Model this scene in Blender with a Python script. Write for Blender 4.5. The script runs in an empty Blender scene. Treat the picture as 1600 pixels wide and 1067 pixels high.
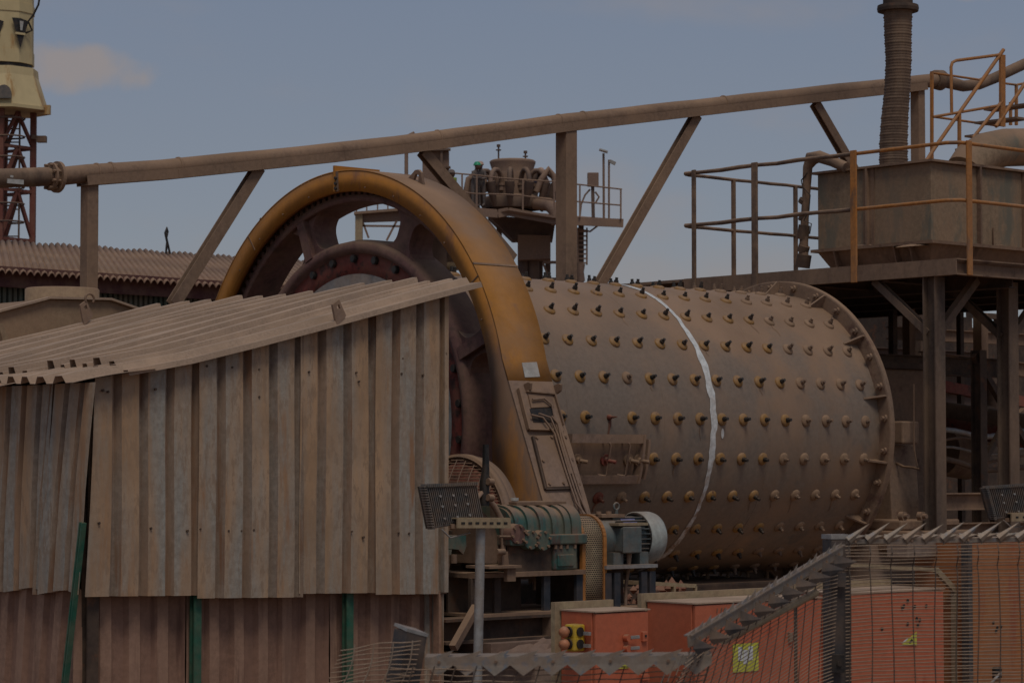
import bpy, math, random
from mathutils import Vector, Matrix
random.seed(7)
R = math.radians
sc = bpy.context.scene
col = sc.collection
# ---------------------------------------------------------------- camera, world, sun, exposure
CZ = 1.75
F_PX, PITCH = 3951.0, 0.04803
cam_d = bpy.data.cameras.new('camera'); cam = bpy.data.objects.new('camera', cam_d); col.objects.link(cam)
cam.location = (0, 0, CZ); cam.rotation_euler = (math.pi/2 + PITCH, 0, 0)
cam_d.sensor_width = 36; cam_d.lens = F_PX/1600*36; cam_d.clip_end = 6000; cam_d.clip_start = .5
cam_d.dof.use_dof = True; cam_d.dof.focus_distance = 17.0; cam_d.dof.aperture_fstop = 11
sc.camera = cam
SUN_EL, SUN_AZ = 60, 168        # azimuth: degrees from +Y towards +X
W = bpy.data.worlds.new('World'); sc.world = W; W.use_nodes = True
nt = W.node_tree; nt.nodes.clear()
def wn(t): return nt.nodes.new(t)
sky = wn('ShaderNodeTexSky'); sky.sky_type = 'NISHITA'; sky.sun_disc = False
sky.sun_elevation = R(SUN_EL); sky.sun_rotation = R(SUN_AZ); sky.altitude = 1200
sky.air_density = 1.0; sky.dust_density = 1.6; sky.ozone_density = 1.6
tc = wn('ShaderNodeTexCoord')
# thin cloud: noise over the whole sky dome plus one cumulus bank low on the left
mp = wn('ShaderNodeMapping'); mp.inputs['Scale'].default_value = (9, 9, 22)
nz = wn('ShaderNodeTexNoise'); nz.inputs['Scale'].default_value = 1.0; nz.inputs['Detail'].default_value = 7
r1 = wn('ShaderNodeMapRange'); r1.interpolation_type = 'SMOOTHSTEP'
r1.inputs[1].default_value = .50; r1.inputs[2].default_value = .78; r1.inputs[3].default_value = 0; r1.inputs[4].default_value = .45
nt.links.new(tc.outputs['Generated'], mp.inputs[0]); nt.links.new(mp.outputs[0], nz.inputs[0]); nt.links.new(nz.outputs[0], r1.inputs[0])
def bank(dx, dz, sx, sz):
    """soft elliptical cloud bank at a sky direction (x, z of the unit vector)"""
    sep = wn('ShaderNodeSeparateXYZ'); nt.links.new(tc.outputs['Generated'], sep.inputs[0])
    n2 = wn('ShaderNodeTexNoise'); n2.inputs['Scale'].default_value = 55; n2.inputs['Detail'].default_value = 6
    nt.links.new(tc.outputs['Generated'], n2.inputs[0])
    def m(op, a, b):
        q = wn('ShaderNodeMath'); q.operation = op
        for i, v in enumerate((a, b)):
            if isinstance(v, (int, float)): q.inputs[i].default_value = v
            else: nt.links.new(v, q.inputs[i])
        return q.outputs[0]
    x = m('DIVIDE', m('SUBTRACT', sep.outputs[0], dx), sx); z = m('DIVIDE', m('SUBTRACT', sep.outputs[2], dz), sz)
    d = m('ADD', m('MULTIPLY', x, x), m('MULTIPLY', z, z))
    d = m('ADD', d, m('MULTIPLY', m('SUBTRACT', n2.outputs[0], .5), 2.6))
    f = m('GREATER_THAN', sep.outputs[1], 0)
    r = wn('ShaderNodeMapRange'); r.interpolation_type = 'SMOOTHSTEP'
    r.inputs[1].default_value = 1.25; r.inputs[2].default_value = .1; r.inputs[3].default_value = 0; r.inputs[4].default_value = .75
    nt.links.new(d, r.inputs[0])
    return m('MULTIPLY', r.outputs[0], f)
def mx(a, b):
    q = wn('ShaderNodeMath'); q.operation = 'MAXIMUM'; nt.links.new(a, q.inputs[0]); nt.links.new(b, q.inputs[1]); return q.outputs[0]
cl = mx(r1.outputs[0], mx(bank(-.172, .152, .034, .010), bank(.20, .183, .03, .006)))
sepz = wn('ShaderNodeSeparateXYZ'); nt.links.new(tc.outputs['Generated'], sepz.inputs[0])
rz = wn('ShaderNodeMapRange'); rz.inputs[1].default_value = 0; rz.inputs[2].default_value = .22; rz.inputs[3].default_value = 1; rz.inputs[4].default_value = 0
nt.links.new(sepz.outputs[2], rz.inputs[0])
hc = wn('ShaderNodeMixRGB'); hc.inputs['Color1'].default_value = (3.65, 4.4, 6.0, 1); hc.inputs['Color2'].default_value = (5.5, 5.5, 5.7, 1)
nt.links.new(rz.outputs[0], hc.inputs['Fac'])
haze = wn('ShaderNodeMixRGB'); haze.inputs['Fac'].default_value = .72; nt.links.new(hc.outputs[0], haze.inputs['Color2'])
nt.links.new(sky.outputs[0], haze.inputs['Color1'])
mixc = wn('ShaderNodeMixRGB'); mixc.inputs['Color2'].default_value = (5.9, 5.05, 4.7, 1)
nt.links.new(cl, mixc.inputs['Fac']); nt.links.new(haze.outputs[0], mixc.inputs['Color1'])
bg = wn('ShaderNodeBackground'); bg.inputs['Strength'].default_value = 0.10
out = wn('ShaderNodeOutputWorld')
nt.links.new(mixc.outputs[0], bg.inputs['Color']); nt.links.new(bg.outputs[0], out.inputs['Surface'])
sd = bpy.data.lights.new('sun', 'SUN'); sd.energy = 2.3; sd.angle = R(22); sd.color = (1, .94, .85)
so = bpy.data.objects.new('sun', sd); col.objects.link(so)
so.rotation_euler = (R(90-SUN_EL), 0, R(180-SUN_AZ)); so.location = (0, 0, 60)
sc.view_settings.view_transform = 'Standard'; sc.view_settings.look = 'None'
sc.view_settings.gamma = 1; sc.view_settings.use_curve_mapping = False; sc.view_settings.exposure = -1.0
sc.render.engine = 'CYCLES'; sc.cycles.use_denoising = True; sc.cycles.max_bounces = 6

# ---------------------------------------------------------------- frames
# plant frame: x along the mill axis, y away from the road, z up; z is written relative to eye level and lifted by CZ
PHI = math.pi/2 - .851
OX, OY = -1.456*.765, 27.31*.765
CA, SA = math.cos(PHI), math.sin(PHI)
ZC = .298            # mill axis over eye level
GZ = -1.75           # road level
FZ = -1.33           # plant floor level
CP, SP = math.cos(PITCH), math.sin(PITCH)
EYE = Vector((-OX*CA-OY*SA, OX*SA-OY*CA, 0))
def wray(u, v):
    dx, dz = (u-800)/F_PX, -(v-533.5)/F_PX
    return Vector((dx, CP-dz*SP, SP+dz*CP))
def lray(u, v):
    w = wray(u, v); return Vector((w.x*CA+w.y*SA, -w.x*SA+w.y*CA, w.z))
def at(u, v, ax, val):
    """plant-frame point where the sight line through photo point (u, v) meets the plane ax = val"""
    d = lray(u, v); i = 'xyz'.index(ax); return EYE + d*((val-EYE[i])/d[i])
def atp(u, v, p0, n):
    d = lray(u, v); return EYE + d*((Vector(p0)-EYE).dot(n)/d.dot(n))
def atc(u, v, rr):
    """first hit with the mill cylinder of radius rr"""
    d = lray(u, v); a = d.y**2+d.z**2; b = EYE.y*d.y+(EYE.z-ZC)*d.z; c = EYE.y**2+(EYE.z-ZC)**2-rr*rr
    return EYE + d*((-b-math.sqrt(max(0, b*b-a*c)))/a)
def atw(u, v, D):
    """road-frame (world axes, z relative to eye) point at distance D"""
    w = wray(u, v); return w*(D/w.y)

# ---------------------------------------------------------------- mesh builder
class MB:
    def __init__(s): s.v = []; s.f = []; s.s = []
    def add(s, vs, fs, smooth=False):
        o = len(s.v); s.v += [Vector(p) for p in vs]; s.f += [tuple(i+o for i in f) for f in fs]; s.s += [smooth]*len(fs); return s
    def box(s, c, d, m=None):
        c = Vector(c); h = Vector(d)/2
        P = [Vector((x*h.x, y*h.y, z*h.z)) for x in (-1, 1) for y in (-1, 1) for z in (-1, 1)]
        if m: P = [m @ p for p in P]
        return s.add([c+p for p in P], [(0, 1, 3, 2), (4, 6, 7, 5), (0, 4, 5, 1), (2, 3, 7, 6), (0, 2, 6, 4), (1, 5, 7, 3)])
    def bb(s, a, b):
        a = Vector(a); b = Vector(b); return s.box((a+b)/2, [abs(t) for t in (b-a)])
    def bar(s, p, q, w, h, up=(0, 0, 1)):
        p = Vector(p); q = Vector(q); d = (q-p).normalized(); U = Vector(up)
        if abs(d.dot(U)) > .99: U = Vector((0, 1, 0))
        sd_ = d.cross(U).normalized(); U = sd_.cross(d)
        P = [a+sd_*(x*w/2)+U*(y*h/2) for a in (p, q) for x, y in ((-1, -1), (1, -1), (1, 1), (-1, 1))]
        return s.add(P, [(3, 2, 1, 0), (4, 5, 6, 7), (0, 1, 5, 4), (1, 2, 6, 5), (2, 3, 7, 6), (3, 0, 4, 7)])
    def ibeam(s, p, q, w, h, t=.012, up=(0, 0, 1)):
        p = Vector(p); q = Vector(q); d = (q-p).normalized(); U = Vector(up)
        if abs(d.dot(U)) > .99: U = Vector((0, 1, 0))
        sd_ = d.cross(U).normalized(); U = sd_.cross(d)
        for k in (-1, 1): s.bar(p+U*(k*(h-t)/2), q+U*(k*(h-t)/2), w, t, U)
        return s.bar(p, q, t, h-2*t, U)
    def channel(s, p, q, w, h, t=.012, up=(0, 0, 1), side=1):
        p = Vector(p); q = Vector(q); d = (q-p).normalized(); U = Vector(up)
        if abs(d.dot(U)) > .99: U = Vector((0, 1, 0))
        sd_ = d.cross(U).normalized(); U = sd_.cross(d)
        for k in (-1, 1): s.bar(p+U*(k*(h-t)/2), q+U*(k*(h-t)/2), w, t, U)
        return s.bar(p+sd_*(side*(w-t)/2), q+sd_*(side*(w-t)/2), t, h-2*t, U)
    def tube(s, pts, r, n=10, caps=True, closed=False):
        pts = [Vector(p) for p in pts]; N = len(pts); vs = []; fs = []
        rr = r if isinstance(r, (list, tuple)) else [r]*N
        t0 = (pts[1]-pts[0]).normalized(); U = Vector((0, 0, 1)) if abs(t0.z) < .9 else Vector((0, 1, 0))
        for i, p in enumerate(pts):
            if closed: t = pts[(i+1) % N]-pts[i-1]
            else: t = pts[min(i+1, N-1)]-pts[max(i-1, 0)]
            t.normalize(); S = t.cross(U)
            S.normalize(); U = S.cross(t).normalized()
            for k in range(n):
                a = 2*math.pi*k/n; vs.append(p+(S*math.cos(a)+U*math.sin(a))*rr[i])
        M = N if closed else N-1
        for i in range(M):
            j = (i+1) % N
            for k in range(n): fs.append((i*n+k, i*n+(k+1) % n, j*n+(k+1) % n, j*n+k))
        s.add(vs, fs, n > 5)
        if caps and not closed:
            s.add(vs[:n], [tuple(range(n))[::-1]]); s.add(vs[-n:], [tuple(range(n))])
        return s
    def cyl(s, p, q, r, r2=None, n=16, caps=True): return s.tube([p, q], [r, r if r2 is None else r2], n, caps)
    def lathe(s, prof, o, ax='x', n=48, a0=0., a1=360., smooth=True):
        """prof: (distance along axis, radius); angle 0 looks at -y for the x axis (towards the road)"""
        o = Vector(o); full = abs(a1-a0) >= 360; m = n if full else n+1; vs = []; fs = []
        for d, r in prof:
            for k in range(m):
                a = R(a0+(a1-a0)*k/n); c, q = r*math.cos(a), r*math.sin(a)
                vs.append(o+(Vector((d, -c, q)) if ax == 'x' else Vector((c, q, d)) if ax == 'z' else Vector((c, d, q))))
        for i in range(len(prof)-1):
            for k in range(n):
                k2 = (k+1) % m; fs.append((i*m+k, i*m+k2, (i+1)*m+k2, (i+1)*m+k))
        return s.add(vs, fs, smooth)
    def prism(s, poly, vec):
        P = [Vector(p) for p in poly]; v = Vector(vec); n = len(P)
        return s.add(P+[p+v for p in P], [tuple(range(n))[::-1], tuple(range(n, 2*n))]+[(i, (i+1) % n, n+(i+1) % n, n+i) for i in range(n)])
    def hexn(s, p, d, r, h):
        p = Vector(p); return s.tube([p, p+Vector(d).normalized()*h], r, 6)
    def sheet(s, o, U, V, N, n, pitch, prof, v0, v1, ns=2, wob=0.):
        """ribbed sheet: n pitches along U, prof = [(fraction of pitch, height)], v0/v1 = functions of the distance along U"""
        o, U, V, N = Vector(o), Vector(U).normalized(), Vector(V).normalized(), Vector(N).normalized()
        S = [((k+a)*pitch, h) for k in range(n) for a, h in prof]; vs = []
        for a, h in S:
            b0, b1 = v0(a), v1(a)
            for j in range(ns):
                t = j/(ns-1); w = wob*math.sin(a*3.1+t*5.3+o.x*7+o.z*3)
                vs.append(o+U*a+V*(b0+(b1-b0)*t)+N*(h+w))
        fs = [(i*ns+j, (i+1)*ns+j, (i+1)*ns+j+1, i*ns+j+1) for i in range(len(S)-1) for j in range(ns-1)]
        return s.add(vs, fs)
def mesh(mb, name, m, off=(0, 0, 0)):
    me = bpy.data.meshes.new(name); o = Vector(off)
    me.from_pydata([tuple(p-o) for p in mb.v], [], mb.f)
    me.polygons.foreach_set('use_smooth', mb.s)
    me.materials.append(m); me.update()
    return me
def tag(o, label=None, cat=None, group=None, kind=None):
    for k, v in (('label', label), ('category', cat), ('group', group), ('kind', kind)):
        if v: o[k] = v
    return o
def thing(name, label, cat, loc=(0, 0, 0), plant=True, group=None):
    o = bpy.data.objects.new(name, None); col.objects.link(o); o.empty_display_size = .2
    p = Vector(loc); o['base'] = tuple(p)
    if plant:
        o.location = (OX+p.x*CA-p.y*SA, OY+p.x*SA+p.y*CA, p.z+CZ); o.rotation_euler.z = PHI
    else: o.location = (p.x, p.y, p.z+CZ)
    return tag(o, label, cat, group)
def part(name, mb, m, root, sub=None, solid=0, bevel=0, kind=None, label=None, valley=None):
    """one mesh object under its thing (sub: under a part of it); mb is written in the thing's frame"""
    b = Vector(root['base'])
    o = bpy.data.objects.new(name, mesh(mb, name, m, b)); col.objects.link(o); o.parent = sub or root
    if valley:   # (second material, profile length, profile segments, rows): darker, browner valleys of a ribbed sheet
        o.data.materials.append(valley[0]); pl_ = o.data.polygons
        for i in range(len(pl_)):
            if (i//valley[3]) % valley[1] in valley[2]: pl_[i].material_index = 1
    if solid:
        q = o.modifiers.new('thickness', 'SOLIDIFY'); q.thickness = solid; q.offset = 0
    if bevel:
        q = o.modifiers.new('edges', 'BEVEL'); q.width = bevel; q.segments = 2; q.limit_method = 'ANGLE'; q.angle_limit = R(40)
    return tag(o, label, None, None, kind)
def inst(name, me, parent, mat4):
    o = bpy.data.objects.new(name, me); col.objects.link(o); o.parent = parent; o.matrix_local = mat4; return o
def axes(p, z, x=None):
    """matrix at p whose z axis looks along z"""
    z = Vector(z).normalized(); x = Vector(x) if x else (Vector((1, 0, 0)) if abs(z.x) < .9 else Vector((0, 1, 0)))
    y = z.cross(x).normalized(); x = y.cross(z)
    m = Matrix((x, y, z)).transposed().to_4x4(); m.translation = Vector(p); return m
def plain(name, mb, m, plant=True, **kw):
    o = bpy.data.objects.new(name, mesh(mb, name, m)); col.objects.link(o)
    if plant: o.location = (OX, OY, CZ); o.rotation_euler.z = PHI
    else: o.location = (0, 0, CZ)
    return tag(o, **kw)

# ---------------------------------------------------------------- materials
DUST = (.29, .178, .108)
def mat(name, base, dust=DUST, df=.35, up=.6, rough=.8, metal=0., alt=None, af=.4, streak=0., scale=2.5, bump=.25, fine=24., spec=.3, var=.2, flake=None, layer_ramp=None):
    m = bpy.data.materials.new(name); m.use_nodes = True; t = m.node_tree; N = t.nodes; L = t.links
    b = N['Principled BSDF']; g = N.new('ShaderNodeNewGeometry')
    def noise(sc_, vec=None, det=6., ro=.6):
        q = N.new('ShaderNodeTexNoise'); q.inputs['Scale'].default_value = sc_; q.inputs['Detail'].default_value = det; q.inputs['Roughness'].default_value = ro
        L.new(vec or g.outputs['Position'], q.inputs['Vector']); return q.outputs['Fac']
    def rng(v, a, c, lo=0., hi=1.):
        q = N.new('ShaderNodeMapRange'); q.interpolation_type = 'SMOOTHSTEP'
        for i, k in ((1, a), (2, c), (3, lo), (4, hi)): q.inputs[i].default_value = k
        L.new(v, q.inputs[0]); return q.outputs[0]
    def math_(op, a, c):
        q = N.new('ShaderNodeMath'); q.operation = op; q.use_clamp = op == 'ADD'
        for i, k in enumerate((a, c)):
            if isinstance(k, (int, float)): q.inputs[i].default_value = k
            else: L.new(k, q.inputs[i])
        return q.outputs[0]
    def mix(f, a, c):
        q = N.new('ShaderNodeMixRGB')
        for k, v in (('Fac', f), ('Color1', a), ('Color2', c)):
            if isinstance(v, (int, float)): q.inputs[k].default_value = v
            elif isinstance(v, tuple): q.inputs[k].default_value = (*v, 1)
            else: L.new(v, q.inputs[k])
        return q.outputs[0]
    big = noise(scale); fin = noise(fine, det=8, ro=.7); vec = None
    if streak:
        mp_ = N.new('ShaderNodeMapping'); mp_.inputs['Scale'].default_value = (1, 1, streak); L.new(g.outputs['Position'], mp_.inputs[0]); vec = mp_.outputs[0]
    c = mix(rng(fin, .3, .7), tuple(k*(1-var) for k in base), tuple(min(.9, k*(1+var)) for k in base))
    if alt:
        n = noise(scale*3.2, vec, 7, .65)
        c = mix(rng(n, .66-af*.32, .72-af*.18), c, alt)
    dn = rng(noise(scale*1.7, vec, 7, .62), .34, .66)
    if layer_ramp:   # (axis, from, to, lo, hi): share of the dust-coloured layer along the thing's own axis, broken up by noise
        to_ = N.new('ShaderNodeTexCoord'); s2 = N.new('ShaderNodeSeparateXYZ'); L.new(to_.outputs['Object'], s2.inputs[0])
        w2 = math_('MULTIPLY', math_('SUBTRACT', noise(1.3, None, 6, .6), .5), 1.6*abs(layer_ramp[2]-layer_ramp[1]))
        q = N.new('ShaderNodeMath'); q.operation = 'ADD'; L.new(s2.outputs[layer_ramp[0]], q.inputs[0]); L.new(w2, q.inputs[1])
        dn = math_('MULTIPLY', dn, rng(q.outputs[0], layer_ramp[1], layer_ramp[2], layer_ramp[3], layer_ramp[4]))
    if flake:
        mf = N.new('ShaderNodeMapping'); mf.inputs['Scale'].default_value = (1, 1, .3); L.new(g.outputs['Position'], mf.inputs[0])
        fl_ = rng(noise(26, mf.outputs[0], 5, .7), .50, .60)
    sp = N.new('ShaderNodeSeparateXYZ'); L.new(g.outputs['Normal'], sp.inputs[0])
    upf = math_('MULTIPLY', rng(sp.outputs[2], .25, .9), math_('MULTIPLY', rng(fin, .1, .6, .6, 1.), up))
    dd = mix(rng(big, .3, .7), tuple(k*.82 for k in dust), tuple(k*1.18 for k in dust))
    c = mix(math_('ADD', math_('MULTIPLY', dn, df), upf), c, dd)
    if flake: c = mix(math_('MULTIPLY', fl_, math_('MULTIPLY', rng(big, .3, .6), .6)), c, flake)
    L.new(c, b.inputs['Base Color'])
    b.inputs['Roughness'].default_value = rough; b.inputs['Metallic'].default_value = metal; b.inputs['Specular IOR Level'].default_value = spec
    if bump:
        q = N.new('ShaderNodeBump'); q.inputs['Strength'].default_value = bump; q.inputs['Distance'].default_value = .006
        L.new(fin, q.inputs['Height']); L.new(q.outputs[0], b.inputs['Normal'])
    return m
RUST = (.105, .045, .024)
M = dict(
 shell=mat('mill_steel', (.205, .155, .118), df=.95, up=.8, alt=(.145, .122, .103), af=.32, var=.12, streak=1., scale=.9, layer_ramp=(0, -1.0, 1.4, .25, 1.), rough=.6, spec=.35, bump=.12),
 washer=mat('yellow_washer', (.30, .15, .035), df=.5, up=.4, alt=RUST, af=.3, scale=9, rough=.6, spec=.35),
 washer_dusty=mat('dusty_washer', (.24, .15, .09), df=.8, up=.7, scale=9),
 washer_red=mat('red_primer', (.15, .035, .022), df=.3, up=.3, scale=9),
 stud=mat('dark_stud', (.05, .048, .045), df=.12, up=.25, rough=.5, metal=.5, scale=9),
 stud_dusty=mat('dusty_stud', (.16, .11, .08), df=.6, up=.6, scale=9),
 rust_run=mat('dark_rust_run', (.12, .04, .025), df=.35, up=.2, scale=6, bump=0.),
 paint=mat('white_paint', (.66, .66, .64), df=1.1, up=.1, layer_ramp=(2, 2.2, .3, .15, 1.1), scale=6, rough=.7, bump=.1),  # ring turns browner towards the bottom
 flange=mat('dusty_steel', (.2, .13, .088), df=.6, up=.75, alt=(.11, .06, .045), af=.35, scale=1.6),
 brown=mat('brown_dusty_steel', (.18, .112, .075), df=.65, up=.8, alt=(.10, .06, .043), af=.35, streak=.3, scale=1.8),
 pipe=mat('dust_coated_pipe', (.23, .145, .095), df=.7, up=.7, alt=(.17, .105, .07), af=.4, scale=1.2),
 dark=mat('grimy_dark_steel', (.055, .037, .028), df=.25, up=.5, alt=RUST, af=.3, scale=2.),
 gear=mat('oxide_red_casting', (.165, .08, .066), df=.4, up=.6, alt=(.10, .055, .045), af=.4, scale=2.2, bump=.3),
 gear_red=mat('red_oxide_ring', (.22, .05, .036), df=.3, up=.4, alt=(.07, .03, .025), af=.4, scale=2.5),
 head=mat('grey_end_plate', (.16, .165, .17), df=.3, up=.4, alt=(.10, .095, .09), af=.4, scale=2.),
 guard=mat('ochre_guard_paint', (.45, .175, .022), dust=(.20, .115, .07), df=.95, up=.6, layer_ramp=(2, 2.7, 1.5, .25, 1.9), alt=(.24, .10, .045), af=.3, streak=.35, scale=.8, fine=9., var=.12, rough=.6, spec=.3, bump=.1),
 guard_dusty=mat('dust_over_ochre', (.44, .18, .028), dust=(.33, .195, .115), df=.6, up=1.0, alt=(.30, .14, .06), af=.35, scale=.8, fine=9., var=.12, rough=.8, bump=.1),
 panel=mat('dusty_panel', (.25, .165, .12), df=.8, up=.6, scale=2.),
 silver=mat('bare_plate', (.42, .41, .38), df=.3, up=.2, scale=5),
 sheet=mat('shed_sheet', (.30, .275, .235), dust=(.41, .25, .14), df=.98, up=.85, alt=(.29, .15, .078), af=.45, streak=.13, scale=2.0, flake=(.25, .165, .105), bump=.3, rough=.8),
 sheet_valley=mat('shed_sheet_valley', (.27, .215, .17), dust=(.31, .185, .11), df=.9, up=.6, alt=(.22, .105, .055), af=.5, streak=.1, scale=2.2, flake=(.22, .15, .10)),
 low_valley=mat('lower_sheet_valley', (.26, .145, .098), dust=(.30, .17, .115), df=.6, up=.5, alt=(.14, .07, .05), af=.4, streak=.08, scale=2.4),
 sheet_low=mat('shed_sheet_lower', (.31, .18, .12), dust=(.36, .215, .145), df=.6, up=.6, alt=(.16, .085, .06), af=.4, streak=.08, scale=2.4),
 roof=mat('shed_roof_sheet', (.36, .25, .175), dust=(.41, .28, .19), df=.8, up=.85, alt=(.33, .23, .165), af=.4, scale=2.2, bump=.5, fine=60.),
 far_roof=mat('building_roof_sheet', (.25, .145, .10), df=.6, up=.5, alt=(.19, .11, .08), af=.5, streak=1., scale=.6),
 green=mat('green_steel', (.018, .10, .062), df=.2, up=.3, scale=4, rough=.55),
 green_wall=mat('green_cladding', (.075, .10, .082), df=.4, up=.2, streak=.2, scale=1.2),
 maroon=mat('maroon_trim', (.09, .035, .032), df=.3, up=.3, scale=2.),
 orange_rail=mat('orange_rail', (.40, .155, .035), df=.35, up=.4, alt=(.2, .1, .05), af=.35, streak=.4, scale=2.2, rough=.6),
 dusty_rail=mat('dust_caked_rail', (.11, .072, .053), df=.7, up=.7, scale=3., bump=.8),
 tank=mat('tank_plate', (.25, .17, .105), df=.5, up=.8, alt=(.15, .135, .10), af=.55, streak=.35, scale=1.3),
 hose=mat('rubber_hose', (.125, .08, .055), df=.55, up=.5, alt=(.14, .1, .07), af=.3, streak=.2, scale=2.2),
 cream=mat('cream_steel', (.60, .47, .25), df=.2, up=.2, alt=(.42, .23, .08), af=.24, streak=.2, scale=.5, fine=3., var=.06, bump=0.),
 bin=mat('dusty_bin_plate', (.33, .225, .135), df=.55, up=1., alt=(.27, .18, .11), af=.4, streak=.3, scale=1.1),
 red_lattice=mat('red_lattice_paint', (.17, .055, .04), df=.25, up=.3, scale=1.5),
 far_steel=mat('far_brown_steel', (.21, .135, .1), df=.5, up=.6, scale=.7),
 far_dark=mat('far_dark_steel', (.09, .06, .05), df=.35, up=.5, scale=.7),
 teal=mat('teal_casing', (.026, .095, .08), df=.42, up=.8, alt=(.07, .05, .042), af=.55, streak=.45, scale=3.5, rough=.5, spec=.4),
 motor=mat('grey_motor_paint', (.095, .118, .115), df=.3, up=.45, alt=(.12, .10, .09), af=.25, scale=4., rough=.5, spec=.4),
 cowl=mat('pale_fan_cowl', (.36, .38, .35), df=.3, up=.4, scale=2.5, rough=.5, spec=.4),
 blue=mat('blue_nameplate', (.14, .16, .33), df=.25, up=.1, scale=6),
 grease=mat('blue_black_stand', (.03, .036, .045), df=.2, up=.6, scale=3., rough=.5),
 cabinet=mat('orange_cabinet', (.49, .12, .055), df=.16, up=.75, alt=(.42, .075, .03), af=.2, streak=.4, scale=1.2, rough=.5, bump=.03, var=.1),
 cabinet_brown=mat('faded_orange_panel', (.36, .125, .04), df=.3, up=.6, alt=(.30, .08, .035), af=.4, streak=.2, scale=1.4, rough=.6, bump=.04, var=.12),
 galv=mat('galvanised_steel', (.33, .325, .31), df=.45, up=.45, scale=4., rough=.55, metal=.3),
 spike=mat('spike_strip_steel', (.27, .225, .18), df=.45, up=.35, alt=(.18, .2, .22), af=.4, scale=9., rough=.5, metal=.3),
 wire_dark=mat('dark_wire', (.075, .06, .05), df=.3, up=.3, scale=9.),
 column=mat('dark_column_steel', (.10, .07, .053), df=.4, up=.5, alt=(.07, .045, .035), af=.4, streak=.3, scale=2.),
 wire=mat('dusty_wire', (.32, .25, .185), df=.5, up=.5, scale=9.),
 post=mat('dark_fence_post', (.045, .043, .045), df=.3, up=.8, scale=5., rough=.6),
 yellow=mat('yellow_plastic', (.55, .36, .02), df=.25, up=.4, scale=9, rough=.5),
 peach=mat('faded_red_button', (.45, .17, .08), df=.25, up=.3, scale=9, rough=.5),
 black=mat('black_rubber', (.015, .015, .015), df=.12, up=.25, scale=9, rough=.5),
 label=mat('yellow_label', (.55, .52, .06), df=.12, up=0., scale=9, bump=0.),
 white=mat('label_white', (.62, .62, .62), df=.12, up=0., scale=9, bump=0.),
 fins=mat('lamp_fins', (.13, .12, .11), df=.45, up=.4, scale=6),
 glass=mat('lamp_face', (.055, .055, .052), df=.3, up=.3, scale=5, rough=.35),
 bracket=mat('dusty_yellow_bracket', (.33, .25, .15), df=.4, up=.5, scale=6),
 soil=mat('red_brown_dirt', (.17, .105, .075), dust=(.23, .15, .11), df=.5, up=.4, scale=1.6, bump=1., fine=12.),
 concrete=mat('stained_concrete', (.23, .17, .135), df=.5, up=.7, alt=(.12, .08, .065), af=.4, streak=.5, scale=1.2, bump=.4),
 rock=mat('red_rock', (.22, .085, .055), df=.3, up=.4, scale=4., bump=.6),
 tyre=mat('dark_liner', (.03, .026, .024), df=.2, up=.35, scale=3.),
 skin=mat('skin', (.12, .06, .04), df=.05, up=0., bump=0.),
 cloth_grey=mat('grey_overalls', (.10, .085, .08), df=.2, up=.1, bump=0.),
 cloth_blue=mat('blue_overalls', (.05, .08, .16), df=.15, up=.1, bump=0.),
 vest=mat('black_vest', (.02, .022, .02), df=.1, up=.1, bump=0.),
 hivis=mat('yellow_green_vest', (.32, .45, .06), df=.08, up=0., bump=0.),
 helmet=mat('green_helmet', (.015, .26, .12), df=.1, up=0., rough=.4, bump=0.),
 helmet_tan=mat('tan_helmet', (.42, .27, .2), df=.1, up=0., rough=.4, bump=0.),
)
def perforated(name, base, hole, sx, sz):
    """punched sheet: rows of slots given by the plant-frame position"""
    m = M[base].copy(); m.name = name; t = m.node_tree; b = t.nodes['Principled BSDF']; src = b.inputs['Base Color'].links[0].from_socket
    tcn = t.nodes.new('ShaderNodeTexCoord'); br = t.nodes.new('ShaderNodeTexBrick')
    mpn = t.nodes.new('ShaderNodeMapping'); mpn.inputs['Rotation'].default_value = (R(90), 0, 0)
    t.links.new(tcn.outputs['Object'], mpn.inputs[0]); t.links.new(mpn.outputs[0], br.inputs['Vector'])
    br.inputs['Color1'].default_value = br.inputs['Color2'].default_value = (*hole, 1)
    br.inputs['Scale'].default_value = 1; br.inputs['Brick Width'].default_value = sx; br.inputs['Row Height'].default_value = sz
    br.inputs['Mortar Size'].default_value = min(sx, sz)*.26; br.inputs['Mortar Smooth'].default_value = .2
    t.links.new(src, br.inputs['Mortar']); t.links.new(br.outputs['Color'], b.inputs['Base Color']); return m
M['punched'] = perforated('punched_guard_mesh', 'bracket', (.025, .017, .013), .022, .015)

# ================================================================ GROUND
g = MB(); n_ = 40
for name, x0, y0, x1, y1 in (('ground', -900, -900, 900, 900),):
    g.add([(x0, y0, GZ), (x1, y0, GZ), (x1, y1, GZ), (x0, y1, GZ)], [(0, 1, 2, 3)])
plain('ground', g, M['soil'], plant=False, kind='structure')
g = MB(); g.bb((-1.6, -3.75, GZ-.2), (13, 4.5, FZ))
plain('plant_floor', g, M['concrete'], kind='structure')
def mound(name, c, rx, ry, h, n=20, seed=1):
    rnd = random.Random(seed); mb = MB(); vs = []; fs = []
    for i in range(n+1):
        for j in range(n+1):
            a, b = -1+2*i/n, -1+2*j/n; d = max(0, 1-a*a-b*b)
            vs.append((c[0]+a*rx, c[1]+b*ry, c[2]-.03+h*d*(.65+.5*rnd.random())))
    fs = [(i*(n+1)+j, (i+1)*(n+1)+j, (i+1)*(n+1)+j+1, i*(n+1)+j+1) for i in range(n) for j in range(n)]
    mb.add(vs, fs, False); return mb
sp = MB()
for i in range(3):
    q = mound('', (-.9+.75*i, -3.25+.12*i, FZ), .75, .5, .13, 22, i); sp.add(q.v, q.f)
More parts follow.
